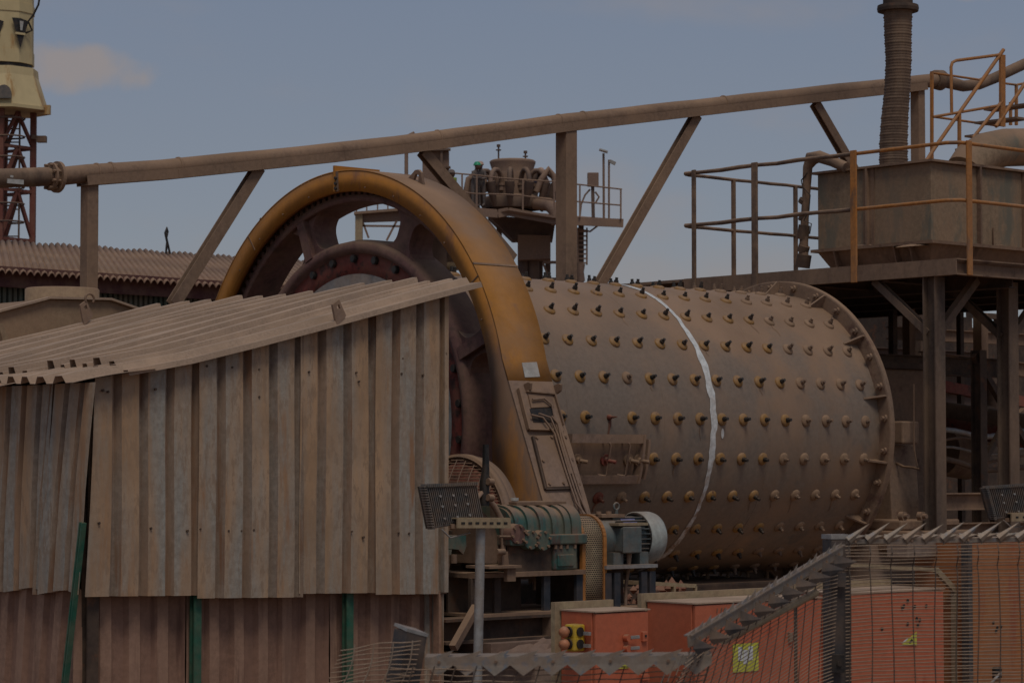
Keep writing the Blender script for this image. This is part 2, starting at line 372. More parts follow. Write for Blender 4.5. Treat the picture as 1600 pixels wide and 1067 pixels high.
q = mound('', (5.3, -1.2, FZ), .9, .55, .25, 20, 9); sp.add(q.v, q.f)
plain('spilled_dirt', sp, M['soil'], kind='stuff')

# ================================================================ BALL MILL
RM = 1.3
mill = thing('ball_mill', 'huge dusty brown horizontal mill drum studded with rows of bolts and a white painted ring', 'ball mill', (2.4, 0, FZ))
O0 = (0, 0, ZC)
part('shell', MB().lathe([(-.1, RM), (1.5, RM), (3.2, RM), (4.81, RM)], O0, n=128), M['shell'], mill)
for xx in (.95, 2.05, 3.35): part('weld_seam', MB().lathe([(xx-.006, RM-.004), (xx-.003, RM+.003), (xx+.003, RM+.003), (xx+.006, RM-.004)], O0, n=96), M['shell'], mill)
rnd = random.Random(5); vs = []; fs = []; nb = 160
w1 = w2 = 0
for k in range(nb):
    a = 2*math.pi*k/nb; w1 = .6*w1+.006*(rnd.random()-.5); c = 2.62+.022*math.sin(a*2.3+1)+w1
    wd = .031+.009*math.sin(a*5.2)
    for s_ in (-1, 1): vs.append((c+s_*(wd+.013*(rnd.random()-.5)+.004*math.sin(a*31+s_)), -(RM+.004)*math.cos(a), ZC+(RM+.004)*math.sin(a)))
fs = [(2*k, 2*((k+1) % nb), 2*((k+1) % nb)+1, 2*k+1) for k in range(nb)]
mb = MB().add(vs, fs, True)
for (u, v, w_, h_) in ((1129, 677, .018, .045), (1125, 716, .012, .04)):
    p = atc(u, v, RM+.004); th0 = math.atan2(p.z-ZC, -p.y); P = []
    for k in range(12):
        a = 2*math.pi*k/12; th = th0+math.sin(a)*h_/RM; P.append((p.x+math.cos(a)*w_, -(RM+.005)*math.cos(th), ZC+(RM+.005)*math.sin(th)))
    mb.add(P, [tuple(range(12))])
part('white_ring', mb, M['paint'], mill)
# liner bolts: one domed washer each with its stud and nut as a sub-part
def washer_mesh(m): return mesh(MB().lathe([(-.01, .055), (.008, .055), (.016, .047), (.024, .026), (.026, .0)], (0, 0, 0), 'z', 14), 'liner_bolt', m)
def stud_mesh(m):
    b = MB().hexn((0, 0, .02), (0, 0, 1), .023, .024).hexn((0, 0, .045), (0, 0, 1), .021, .018).cyl((0, 0, .06), (0, 0, .098), .0135, n=8)
    return mesh(b, 'stud', m)
WM = {k: washer_mesh(M[k]) for k in ('washer', 'washer_dusty', 'washer_red')}; SM = {k: stud_mesh(M[k]) for k in ('stud', 'stud_dusty', 'washer_red')}
rnd = random.Random(3); far = MB()
for j in range(24):
    th = R(78.42-15*(j-2))
    for k in range(-3, 14):
        x = 1.1376+.2668*k; nrm = Vector((0, -math.cos(th), math.sin(th))); p = Vector((x, 0, ZC))+nrm*RM
        r_ = j-2
        if r_ == 6 and -1 <= k <= 2: continue
        if j > 12:
            far.tube([p, p+nrm*.02], .055, 8).tube([p+nrm*.02, p+nrm*.095], .018, 5); continue
        dusty = k >= 10 or (k == 9 and rnd.random() < .3) or (r_ == 4 and k == 2) or (r_ == 7 and k == 2)
        red = (r_ == 7 and k in (0, 1))
        tilt = Vector(((rnd.random()-.5)*.2, 0, (rnd.random()-.5)*.12))
        mb_ = inst('liner_bolt', WM['washer_red' if red else 'washer_dusty' if dusty else 'washer'], mill, axes(p-Vector(mill['base']), nrm+tilt*.4))
        if r_ == 5 and k == 1: mb_.data = WM['washer_red']; mb_.scale = (.45, .45, 1.3)
        s_ = inst('stud', SM['washer_red' if red or (r_ == 5 and k == 1) else 'stud_dusty' if dusty else 'stud'], mb_, Matrix.Rotation(rnd.random()*3, 4, 'Z'))
        s_.scale.z = .62+.25*rnd.random()
part('liner_bolts', far, M['washer_dusty'], mill, kind='stuff')
# rust bleeding down from a few bolts
rnd = random.Random(21)
def streak(x, th, L, w):
    P = []; n = 9
    for i in range(n+1):
        t = i/n; q = w*(1-.75*t)*(.7+.5*rnd.random()); P.append((x+.01*math.sin(t*5+x), th-L*t, q))
    r = RM+.003; cyv = lambda xx, tt: (xx, -r*math.cos(R(tt)), ZC+r*math.sin(R(tt)))
    V_ = [cyv(a-q, b) for a, b, q in P]+[cyv(a+q, b) for a, b, q in P]
    return MB().add(V_, [(i, n+1+i, n+2+i, i+1) for i in range(n)], True)
for k, j, L, w in ((1, 5, 9, .018), (1, 7, 5, .02), (0, 7, 6, .02)): part('rust_streak', streak(1.1376+.2668*k, 78.42-15*j-1, L, w), M['rust_run'], mill)
for _ in range(16):
    k, j = rnd.randrange(0, 13), rnd.randrange(1, 8); part('rust_streak', streak(1.1376+.2668*k, 78.42-15*j-2.2, rnd.uniform(2, 6), rnd.uniform(.006, .014)), M['brown'], mill)
# manhole cover
def cy(x, th, r): return Vector((x, -r*math.cos(R(th)), ZC+r*math.sin(R(th))))
a0, a1 = atc(990, 679, 1.35), atc(990, 753, 1.35); tT = math.degrees(math.atan2(a0.z-ZC, -a0.y)); tB = math.degrees(math.atan2(a1.z-ZC, -a1.y)); tM = (tT+tB)/2
xr = atc(1008, 715, 1.36).x; xl = xr-.86
hole = part('manhole_cover', MB().lathe([(xl+.03, 1.29), (xl+.03, 1.325), (xr-.08, 1.325), (xr-.08, 1.29)], O0, n=10, a0=tB+1, a1=tT-1, smooth=False), M['brown'], mill)
fr = MB()
for t in (tT-1.4, tB+1.4): fr.lathe([(xl, 1.29), (xl, 1.38), (xr-.03, 1.38), (xr-.03, 1.29), (xl, 1.29)], O0, n=3, a0=t-1.5, a1=t+1.5, smooth=False)
for dx in (0, .055): fr.lathe([(xr-.055+dx, 1.29), (xr-.055+dx, 1.385), (xr-.035+dx, 1.385), (xr-.035+dx, 1.29)], O0, n=14, a0=tB-(0 if dx else 0)+1.5*(dx > 0), a1=tT-1.5*(dx > 0), smooth=False)
fr.lathe([(xr-.05, 1.36), (xr+.03, 1.36)], O0, n=6, a0=tM-1.5, a1=tM+1.5)
part('frame', fr, M['panel'], mill, sub=hole, solid=.008)
for u in (948, 978):
    x = atc(u, 715, 1.36).x
    pts = [cy(x-.03, tT-2.6, 1.32), cy(x-.03, tT-2.6, 1.37), cy(x, tT-2.9, 1.38), cy(x+.012, tT-3.8, 1.38), cy(x+.012, tB+3.2, 1.38), cy(x, tB+2.6, 1.37), cy(x-.03, tB+2.4, 1.32)]
    part('handle', MB().tube(pts, .0085, 8), M['panel'], mill, sub=hole)
for u, rr in ((908, 1), (952, 0), (988, 1), (1004, 1)):
    x = atc(u, 716, 1.38).x; p = cy(x, tM-.5, 1.325); n_ = cy(x, tM-.5, 2.325)-p
    part('clamp_bolt', MB().tube([p, p+n_*.02], .05, 10).hexn(p+n_*.02, n_, .028, .03).cyl(p+n_*.05, p+n_*.11+Vector((.03, 0, 0)), .016, n=8), M['washer_dusty' if rr else 'gear_red'], mill, sub=hole)
# discharge flange, gussets, head
fl = part('discharge_flange', MB().lathe([(4.80, 1.25), (4.80, 1.42), (4.805, 1.432), (4.86, 1.432), (4.865, 1.425), (4.865, 1.25)], O0, n=128, smooth=False), M['flange'], mill)
fbm = mesh(MB().hexn((0, 0, -.01), (0, 0, 1), .034, .035).cyl((0, 0, .02), (0, 0, .055), .018, n=8), 'flange_bolt', M['flange'])
for k in range(29):
    a = R(91.54-360/29*k)
    inst('flange_bolt', fbm, fl, axes(Vector((4.80, -1.372*math.cos(a), ZC+1.372*math.sin(a)))-Vector(mill['base']), (-1, 0, 0)))
for k in range(14):
    a = 87.3-360/14.5*k; n_ = cy(0, a, 1)-Vector(O0); s_ = Vector((0, -n_.z, n_.y))
    mb = MB().prism([Vector((4.80, 0, ZC))+n_*1.425-s_*.008, Vector((4.80, 0, ZC))+n_*1.29-s_*.008, Vector((4.62, 0, ZC))+n_*1.29-s_*.008, Vector((4.62, 0, ZC))+n_*1.305-s_*.008, Vector((4.77, 0, ZC))+n_*1.425-s_*.008], s_*.016)
    part('gusset', mb, M['flange'], mill, sub=fl)
part('discharge_head', MB().lathe([(4.865, 1.38), (4.92, 1.36), (5.25, .62), (5.3, .5), (5.9, .48)], O0, n=64), M['flange'], mill)
# feed end: plate, ring of bolts, girth gear
part('end_plate', MB().lathe([(-.24, .3), (-.245, 1.26), (-.1, 1.28)], O0, n=96), M['head'], mill)
part('feed_trunnion', MB().lathe([(-1.0, .0), (-1.0, .45), (-.3, .5), (-.24, .7)], O0, n=48), M['gear'], mill)
hub = part('gear_hub', MB().lathe([(.02, 1.29), (-.24, 1.29), (-.24, 1.415), (-.29, 1.43), (-.30, 1.47), (-.285, 1.515), (-.20, 1.535), (.02, 1.535)], O0, n=128), M['gear'], mill)
part('bolt_ring', MB().lathe([(-.236, 1.25), (-.246, 1.255), (-.248, 1.42), (-.236, 1.425)], O0, n=128), M['gear_red'], mill, sub=hub)
gbm = mesh(MB().hexn((0, 0, -.005), (0, 0, 1), .036, .035).cyl((0, 0, .03), (0, 0, .038), .028, n=12), 'gear_bolt', M['stud'])
for k in range(31):
    a = R(112.7-11.75*k) if k < 30 else R(112.7+11.75)
    if k == 30: continue
    inst('gear_bolt', gbm, hub, axes(Vector((-.245, -1.377*math.cos(a), ZC+1.377*math.sin(a)))-Vector(mill['base']), (-1, 0, 0)))
mb = MB().lathe([(-.29, 1.845), (-.30, 1.855), (-.30, 1.9), (.02, 1.9), (.02, 1.845), (-.29, 1.845)], O0, n=128)
part('gear_rim', mb, M['gear'], mill)
teeth = MB()
for k in range(150):
    a = 2.4*k; teeth.add([cy(xx, a+da, rr) for xx in (-.29, 0) for da, rr in ((-.75, 1.895), (-.35, 1.95), (.35, 1.95), (.75, 1.895))], [(3, 2, 1, 0), (4, 5, 6, 7), (0, 1, 5, 4), (1, 2, 6, 5), (2, 3, 7, 6)])
part('gear_teeth', teeth, M['gear'], mill, kind='stuff')
for k in range(8):
    a = 66.5-45*k
    n_ = cy(0, a, 1)-Vector(O0); s_ = Vector((0, -n_.z, n_.y)); sp_ = MB()
    rs = [1.50+.355*i/14 for i in range(15)]
    hw = [.085+.15*abs((r-1.675)/.18)**3.2 for r in rs]
    L_ = [Vector((-.25, 0, ZC))+n_*r-s_*h for r, h in zip(rs, hw)]; Rr = [Vector((-.25, 0, ZC))+n_*r+s_*h for r, h in zip(rs, hw)]
    V_ = []; nn = len(rs)
    for xx in (0, .24): V_ += [p+Vector((xx, 0, 0)) for p in L_]+[p+Vector((xx, 0, 0)) for p in Rr]
    F_ = []
    for i in range(nn-1):
        F_ += [(i, i+1, nn+i+1, nn+i), (2*nn+i, 3*nn+i, 3*nn+i+1, 2*nn+i+1), (i, 2*nn+i, 2*nn+i+1, i+1), (nn+i, nn+i+1, 3*nn+i+1, 3*nn+i)]
    sp_.add(V_, F_, False)
    w_ = .05
    sp_.prism([Vector((-.30, 0, ZC))+n_*1.50-s_*w_, Vector((-.30, 0, ZC))+n_*1.845-s_*w_, Vector((-.25, 0, ZC))+n_*1.845-s_*w_, Vector((-.25, 0, ZC))+n_*1.50-s_*w_], s_*.10) if k % 2 else None
    part('gear_spoke', sp_, M['gear'], mill)
# pedestal below the shell
pl = thing('mill_plinth', 'stained dark concrete foundation below the mill drum', 'foundation', (2.8, 0, GZ))
part('block', MB().bb((1.9, -.75, GZ), (4.3, 1.0, -1.06)), M['dark'], pl, bevel=.02)
part('bund_wall', MB().bb((4.9, -1.1, GZ), (6.6, 1.0, -.75)), M['concrete'], pl, bevel=.02)

# ================================================================ DISCHARGE BEARING
bear = thing('trunnion_bearing', 'dust-covered bearing block on a stepped base right of the mill flange', 'bearing', (5.6, 0, FZ))
c = at(1417, 675, 'x', 5.5)
part('housing', MB().lathe([(5.25, .0), (5.25, .62), (5.85, .62), (5.85, 0)], O0, n=40), M['flange'], bear)
part('side_block', MB().bb((5.32, c.y-.10, c.z-.11), (5.56, c.y+.35, c.z+.10)), M['flange'], bear, bevel=.015)
part('pedestal', MB().prism([(5.3, c.y+.0, -.78), (5.3, c.y+.06, c.z-.12), (5.3, -c.y, c.z-.12), (5.3, -c.y, -.78)], (.4, 0, 0)), M['flange'], bear, bevel=.01)
part('base', MB().bb((5.0, c.y-.42, -.80), (5.95, .95, -.62)).bb((5.05, c.y-.3, -.62), (5.9, .9, -.52)), M['flange'], bear, bevel=.02)
for u, v in ((1407, 806), (1436, 806)):
    p = at(u, v, 'y', c.y-.43); part('anchor_bolt', MB().hexn(p, (0, -1, 0), .045, .05).cyl(p, p+Vector((0, -.09, 0)), .022, n=8), M['flange'], bear)
part('oil_line', MB().tube([at(1398, 722, 'x', 5.4), at(1412, 729, 'x', 5.4), at(1425, 730, 'x', 5.4), at(1437, 733, 'x', 5.4)], .012, 6).tube([at(1428, 600, 'x', 5.4), at(1428, 700, 'x', 5.4), at(1434, 730, 'x', 5.4)], .007, 6), M['brown'], bear)

# ================================================================ GEAR GUARD
gg = thing('gear_guard', 'yellow-ochre arched guard over the big gear, caked with brown dust on top', 'gear guard', (-.2, 0, FZ))
RO, RI, X0, X1 = 2.09, 1.925, -.39, .04
def gpath(inner):
    r = RI if inner else RO; P = []
    if inner: P = [(-1.93, -.62), (-1.925, -.2), (-1.915, .05)]; aa = (9, 171)
    else: P = [(-2.62, -.62), (-2.50, -.31), (-2.10, .62)]; aa = (13.6, 166.4)
    N_ = 72
    Q = [(-r*math.cos(R(aa[0]+(aa[1]-aa[0])*i/N_)), ZC+r*math.sin(R(aa[0]+(aa[1]-aa[0])*i/N_))) for i in range(N_+1)]
    return P+Q+[(-y, z) for y, z in P[::-1]]
go, gi = gpath(False), gpath(True); nG = len(go)
def strip(A, xa, B, xb, i0=0, i1=None, smooth=True):
    i1 = i1 or nG-1; V_ = [(xa, *A[i]) for i in range(i0, i1+1)]+[(xb, *B[i]) for i in range(i0, i1+1)]; n = i1-i0+1
    return MB().add(V_, [(i, i+1, n+i+1, n+i) for i in range(n-1)], smooth)
part('side_plate', strip(go, X0, gi, X0), M['guard'], gg, solid=.012)
part('back_plate', strip(go, X1, gi, X1), M['guard'], gg, solid=.012)
part('arch_plate', strip(go, X0-.008, go, X1+.008, 2, nG-4), M['guard_dusty'], gg, solid=.01)
part('apron_plate', strip(go, X0-.008, go, X1+.008, 0, 2, False), M['panel'], gg, solid=.01)
part('apron_plate', strip(go, X0-.008, go, X1+.008, nG-4, nG-1, False), M['guard_dusty'], gg, solid=.01)
part('inner_lip', strip(gi, X0, gi, X0+.05), M['guard'], gg, solid=.01)
# joints: flanged lap at the crown and thin seams
def gp(th, r, x): return Vector((x, -r*math.cos(R(th)), ZC+r*math.sin(R(th))))
tj = math.degrees(math.atan2(at(525, 285, 'x', X0).z-ZC, -at(525, 285, 'x', X0).y))
n_ = gp(tj, 1, 0)-Vector(O0); s_ = Vector((0, -n_.z, n_.y))
jl = part('joint_flange', MB().prism([gp(tj, RI, X0-.02)-s_*.012, gp(tj, RO+.05, X0-.02)-s_*.012, gp(tj, RO+.05, X1+.02)-s_*.012, gp(tj, RO, X1+.02)-s_*.012, gp(tj, RO, X0+.0)-s_*.012, gp(tj, RI, X0)-s_*.012], s_*.024), M['guard'], gg)
part('joint_plate', MB().prism([gp(tj-1.2, RI, X0-.014), gp(tj-1.2, RO, X0-.014), gp(tj+.2, RO, X0-.014), gp(tj+.2, RI, X0-.014)], (.012, 0, 0)), M['brown'], gg)
for r_ in (1.95, 1.99, 2.035):
    part('joint_bolt', MB().hexn(gp(tj-.6, r_, X0-.014), (-1, 0, 0), .013, .016), M['stud'], gg, sub=jl)
for th in (36, 122): part('seam', MB().lathe([(X0-.01, RO+.002), (X0-.01, RO+.011), (X1+.01, RO+.011), (X1+.01, RO+.002)], O0, n=1, a0=th-.25, a1=th+.25, smooth=False), M['brown'], gg)
for th in (33, 128): part('plate_joint', MB().prism([gp(th-.12, RI, X0-.010), gp(th-.12, RO, X0-.010), gp(th+.12, RO, X0-.010), gp(th+.12, RI, X0-.010)], (.006, 0, 0)), M['brown'], gg)
rnd = random.Random(2); mb = MB()
for k in range(13):
    p = gp(24+11.2*k, 1.95+.01*rnd.random(), X0-.005); mb.hexn(p, (-1, 0, 0), .007, .008)
part('edge_screws', mb, M['brown'], gg, kind='stuff')
p = at(652, 280, 'x', -.18); th = math.degrees(math.atan2(p.z-ZC, -p.y)); n_ = gp(th, 1, 0)-Vector(O0); s_ = Vector((0, n_.z, -n_.y)); b_ = gp(th, RO, -.18)
lug = [b_-s_*.10, b_-s_*.04+n_*.085, b_+n_*.10, b_+s_*.04+n_*.085, b_+s_*.10, b_+s_*.035, b_+s_*.022+n_*.055, b_+n_*.065, b_-s_*.022+n_*.055, b_-s_*.035]
part('lifting_lug', MB().prism([q-Vector((.012, 0, 0)) for q in lug], (.024, 0, 0)), M['brown'], gg)
# sloping apron: hatch, cover, plate, cables
PA = Vector((X0, -2.03, .79)); DU = Vector((1, 0, 0)); DV = Vector((0, -.47, -1.10)).normalized(); DN = DU.cross(DV); DN = DN if DN.y < 0 else -DN
def ap(u, v, lift=0.): return atp(u, v, PA+DN*(.006+lift), DN)
def quad(pts, lift, th): return MB().prism([ap(u, v, lift) for u, v in pts], DN*th)
part('name_plate', quad([(815, 567), (838, 566), (843, 589), (820, 590)], .0, .006), M['silver'], gg)
ht = part('hatch', quad([(812, 612), (862, 606), (880, 674), (826, 673)], .002, .012), M['panel'], gg)
part('opening', quad([(827, 639), (864, 637), (868, 660), (833, 660)], .012, .006), M['black'], gg, sub=ht)
mb = MB()
for a, b in (((810, 607), (826, 671)), ((826, 671), (866, 672)), ((822, 612), (866, 616)), ((866, 616), (880, 664))): mb.bar(ap(*a, .02), ap(*b, .02), .012, .03, DN)
part('hatch_frame', mb, M['brown'], gg, sub=ht)
part('hatch_flap', quad([(824, 617), (862, 621), (864, 636), (829, 638)], .014, .012), M['brown'], gg, sub=ht)
for u, v in ((820, 607), (867, 609)):
    p = ap(u, v, .0); part('hinge', MB().prism([p-DV*.035, p+DV*.035, p+DV*.03+DN*.05, p-DV*.01+DN*.075, p-DV*.03+DN*.05], DU*.02), M['brown'], gg, sub=ht)
cv = part('inspection_cover', quad([(834, 682), (884, 679), (906, 760), (854, 762)], .004, .014), M['panel'], gg, bevel=.004)
part('cover_edge', MB().bar(ap(832, 682, .01), ap(852, 764, .01), .016, .02, DN).bar(ap(852, 764, .01), ap(906, 762, .01), .016, .02, DN), M['dark'], gg, sub=cv)
mb = MB()
for u, v in ((838, 684), (861, 683), (883, 683), (848, 720), (893, 718), (858, 756), (880, 755), (905, 757)): mb.hexn(ap(u, v, .016), DN, .012, .014)
part('cover_bolts', mb, M['brown'], gg, sub=cv, kind='stuff')
for pts in (((832, 624), (850, 622), (862, 632), (868, 660), (886, 716), (904, 770), (918, 803)), ((830, 648), (848, 652), (866, 676), (882, 730), (900, 785), (914, 803)), ((842, 646), (860, 652), (872, 680), (888, 735), (906, 790), (912, 803)), ((862, 650), (872, 662), (878, 690), (892, 740))):
    part('cable', MB().tube([ap(u, v, .045-.015*(i > 2)) for i, (u, v) in enumerate(pts)], .0085, 7), M['panel'], gg)
mb = MB()
for a, b in (((872, 662), (916, 800)),): mb.bar(ap(*a, .012), ap(*b, .012), .02, .03, DN)
part('cable_tray', mb, M['panel'], gg)

# ================================================================ SHED
shed = thing('sheet_metal_shed', 'lean-to shed of dusty ribbed metal sheets, the roof rising to the right', 'shed', (-3.2, -1.6, GZ))
YS, XC, XS_ = -3.1, -4.72, -1.83
IBR = [(0, 0), (.64, 0), (.69, -.05), (.87, -.05), (.999, 0)]
def ztop(x): return .475+(x+4.62)*.2445
lx = lambda u, v=760: at(u, v, 'y', YS).x
seam = [(-4.69, -.815), (-3.9, -.84), (-1.8, -.885)]
def zseam(x): return -.812-(x+4.69)*.0255
edges = [-4.635, -3.88, -3.08, -2.46, -1.86]
for i in range(4):
    x0, x1 = edges[i], edges[i+1]+.02; n = (4, 4, 3, 3)[i]; dz = (.0, -.018, .004, -.006)[i]
    sx = (lambda s, x0=x0: 0)
    mb = MB(); pitch = (x1-x0)/n
    mb.sheet((x0, YS-.012*(i % 2), 0), (1, 0, 0), (0, 0, 1), (0, -1, 0), n, pitch, IBR, lambda s, x0=x0, dz=dz: zseam(x0+s)+dz, lambda s, x0=x0: ztop(x0+s)+.005+.055*max(0, min(1, (-3.95-x0-s)/.8))**1.5, 6, .006)
    if i == 0:   # the free edge at the corner hangs out of plumb
        for p in mb.v:
            if p.x < x0+.16: p.x -= max(0, .48-p.z)*.045*(1-(p.x-x0)/.16)
    part('wall_sheet', mb, M['sheet'], shed, solid=.004, valley=(M['sheet_valley'], 5, (1, 2, 3), 5))
LOWP = [(0, 0), (.30, 0), (.40, -.03), (.80, -.03), (.92, 0)]
for x0, x1, n in ((-4.70, -3.86, 4), (-3.87, -2.72, 6), (-2.73, -1.84, 5)):
    mb = MB().sheet((x0, YS+.13, 0), (1, 0, 0), (0, 0, 1), (0, -1, 0), n, (x1-x0)/n, LOWP, lambda s: GZ, lambda s: -.78, 3, .006)
    part('lower_sheet', mb, M['sheet_low'], shed, solid=.004, valley=(M['low_valley'], 5, (1, 2, 3), 2), label='lower sheet, browner and set back under the upper wall sheets')
# left wall (faces -x), leaning away from the corner towards the ground
ly = lambda u, v: at(u, v, 'x', XC).y
for (ya, yb, n, lean) in ((-3.25, -2.72, 3, .14), (-2.74, -1.98, 4, .06), (-2.0, -.9, 6, 0), (-.92, .6, 8, 0)):
    mb = MB().sheet((XC, ya, 0), (0, 1, 0), (0, 0, 1), (-1, 0, 0), n, (yb-ya)/n, IBR, lambda s: -.80+.02*math.sin(s*9), lambda s: .49, 5, .006)
    for p in mb.v: p.y += (.49-p.z)*lean; p.x -= .012*(lean > .1)
    part('wall_sheet', mb, M['sheet'], shed, solid=.004, valley=(M['sheet_valley'], 5, (1, 2, 3), 4))
for (ya, yb, n, lean) in ((-2.98, -1.9, 5, .1), (-1.92, .6, 12, 0)):
    mb = MB().sheet((XC+.06, ya, 0), (0, 1, 0), (0, 0, 1), (-1, 0, 0), n, (yb-ya)/n, LOWP, lambda s: GZ, lambda s: -.77, 3, .006)
    for p in mb.v: p.y += (-.77-p.z)*lean
    part('lower_sheet', mb, M['sheet_low'], shed, solid=.004, valley=(M['low_valley'], 5, (1, 2, 3), 2))
# back and right walls (seen only from the side)
part('wall_sheet', MB().sheet((-4.7, .62, 0), (1, 0, 0), (0, 0, 1), (0, 1, 0), 14, .205, IBR, lambda s: GZ, lambda s: ztop(-4.7+s), 2), M['sheet'], shed, solid=.004)
mb = MB().sheet((XS_-.02, YS+.01, 0), (0, 1, 0), (0, 0, 1), (1, 0, 0), 18, .205, IBR, lambda s: GZ, lambda s: ztop(XS_), 2)
part('wall_sheet', mb, M['sheet'], shed, solid=.004)
# corner closing strip at the right edge
part('corner_strip', MB().bb((XS_-.035, YS-.018, -.88), (XS_-.0, YS+.07, ztop(XS_)-.01)), M['sheet'], shed)
part('corner_strip', MB().bb((XS_-.045, YS+.03, GZ), (XS_-.005, YS+.09, -.87)), M['sheet_low'], shed)
# green posts
def gpost(p, q, w=.07): return MB().ibeam(p, q, w, w, .012, (0, 1, 0))
part('post', gpost((-4.735, YS-.03, -.36), (-4.735, YS+.24, GZ), .034), M['green'], shed)
for u in (306, 544):
    x = at(u, 1000, 'y', YS+.07).x; part('post', gpost((x, YS+.075, -.70), (x, YS+.075, GZ), .055), M['green'], shed)
part('inner_frame', MB().ibeam((-4.6, YS+.1, .3), (-4.6, YS+.1, GZ), .08, .08).bar((-4.6, YS+.08, .42), (-1.9, YS+.08, 1.08), .05, .06).bar((-4.65, YS+.1, .42), (-4.65, .5, .42), .05, .06), M['dark'], shed)
# roof: a short lower course at the eave and wide-ribbed upper sheets lapped over it
SL = Vector((1, 0, .2445)).normalized(); NR = Vector((-SL.z, 0, SL.x))
ROOF_N = [(0, 0), (.34, 0), (.46, .045), (.80, .045), (.999, 0)]
ROOF_W = [(0, -.01), (.12, -.01), (.16, .035), (.32, .035), (.36, -.01), (.58, -.01), (.63, .065), (.86, .065), (.90, -.01), (.999, -.01)]
def roof_sheet(ya, yb, n, xa, lift, skew, prof, L, wob=.005, lab=None):
    o = Vector((xa, ya, ztop(xa)+.0+lift))
    mb = MB().sheet(o, (0, 1, 0), SL, NR, n, (yb-ya)/n, prof, lambda s: .02*math.sin(s*5+ya), lambda s: L+.03*math.sin(s*11+ya*3), 7, wob)
    for p in mb.v:
        f = (p.x-xa); p.y += skew*f; p.z += .006*math.sin(p.x*2.1+ya*2)+.05*max(0, min(1, (-4.0-p.x)/.8))**1.5
    part('roof_sheet', mb, M['roof'], shed, solid=.004, label=lab)
roof_sheet(-3.20, -2.2, 5, -4.86, .02, 0, ROOF_N, .62)
roof_sheet(-2.22, -1.0, 6, -4.90, .012, .0, ROOF_N, .62)
roof_sheet(-1.02, .68, 8, -4.87, .02, 0, ROOF_N, .62)
roof_sheet(-.80, .70, 4, -4.42, .03, .0, ROOF_W, 2.75)
roof_sheet(-2.10, -.75, 4, -4.47, .034, .02, ROOF_W, 2.79)
roof_sheet(-2.98, -2.05, 3, -4.38, .055, .035, ROOF_W, 2.72, .005, 'upper roof sheet lying slightly askew over its neighbour')
roof_sheet(-3.18, -2.80, 2, -4.45, .03, -.006, [(0, -.035), (.03, 0), (.5, 0), (.6, .04), (.9, .04), (.999, 0)], 2.93)
part('verge_board', MB().bar((-4.66, YS+.1, .42), (-1.86, YS+.1, 1.11), .02, .07), M['dark'], shed)
# lifting plates and screws
def plate(u0, v0, s, y):
    P = [at(u0+du*s, v0+dv*s, 'y', y) for du, dv in ((-9, -12), (1, -20), (12, 5), (9, 10), (-2, 22), (-5, 10))]
    h = [at(u0+du*s, v0+dv*s, 'y', y) for du, dv in ((-3, -9), (1, -13), (3, -6), (0, -3))]
    mb = MB(); d = Vector((0, .02, 0))
    for k in range(4):
        pass
    ring = P[:3]+P[3:]
    # plate with an eye: stitched between outline and hole
    O_ = [P[0], P[1], P[2], P[3], P[4], P[5]]; H_ = [h[0], h[1], h[2], h[2], h[3], h[3]]
    for z in (0, 1):
        mb.add([p+d*z for p in O_]+[p+d*z for p in H_], [(i, (i+1) % 6, 6+(i+1) % 6, 6+i) for i in range(6)])
    mb.add(O_+[p+d for p in O_], [(i, (i+1) % 6, 6+(i+1) % 6, 6+i) for i in range(6)])
    mb.add(H_+[p+d for p in H_], [(i, (i+1) % 6, 6+(i+1) % 6, 6+i) for i in range(6)])
    return mb
part('lifting_plate', plate(529, 488, 1.0, YS-.09), M['panel'], shed, label='lifting plate standing on the near roof edge')
p1 = plate(134, 488, .95, .55); part('lifting_plate', p1, M['panel'], shed, label='lifting plate with a hook on the far roof edge')
c = at(140, 467, 'y', .55); part('hook', MB().tube([c+Vector((.04*math.cos(a), 0, .04*math.sin(a))) for a in [R(-40+28*k) for k in range(10)]], .009, 6), M['brown'], shed)
rnd = random.Random(12); mb = MB()
for u, v in ((168, 612), (242, 608), (322, 572), (362, 574), (404, 577), (482, 581), (556, 582), (626, 584), (660, 586), (154, 817), (235, 825), (292, 829), (312, 826), (356, 829), (376, 829), (395, 828), (549, 830), (567, 839), (622, 832), (638, 833), (404, 620), (560, 596), (160, 610), (628, 560), (662, 560), (696, 553)):
    p = at(u, v, 'y', YS-.006); mb.cyl(p, p+Vector((0, -.012, 0)), .006+.004*rnd.random(), n=7)
part('screws', mb, M['dark'], shed, kind='stuff')

# ================================================================ DUSTY BIN BEHIND THE SHED
bn = thing('dusty_bin', 'pale dust-topped bin with a sloping lid and short round neck behind the shed', 'bin', (-2.3, 1.9, GZ))
Y0 = 1.2
P = [at(u, v, 'y', Y0) for u, v in ((-60, 505), (0, 487), (75, 467), (170, 469), (222, 487), (262, 503))]
base = [Vector((P[-1].x, Y0, .2)), Vector((P[0].x, Y0, .2))]
part('body', MB().prism(P+base, (0, 1.5, 0)), M['bin'], bn, bevel=.012)
mb = MB()
for a, b in zip(P[:-1], P[1:]): mb.bar(a+Vector((0, -.012, .008)), b+Vector((0, -.012, .008)), .06, .018)
part('rim', mb, M['roof'], bn)
part('legs', MB().bb((-2.9, 1.3, GZ), (-2.75, 1.45, .2)).bb((-1.6, 1.3, GZ), (-1.45, 1.45, .2)).bb((-2.9, 2.5, GZ), (-2.75, 2.65, .2)).bb((-1.6, 2.5, GZ), (-1.45, 2.65, .2)), M['dark'], bn)
a, b = at(66, 466, 'y', 2.0), at(128, 466, 'y', 2.0); zt = at(97, 451, 'y', 2.0).z; cx = (a.x+b.x)/2; rr = .31
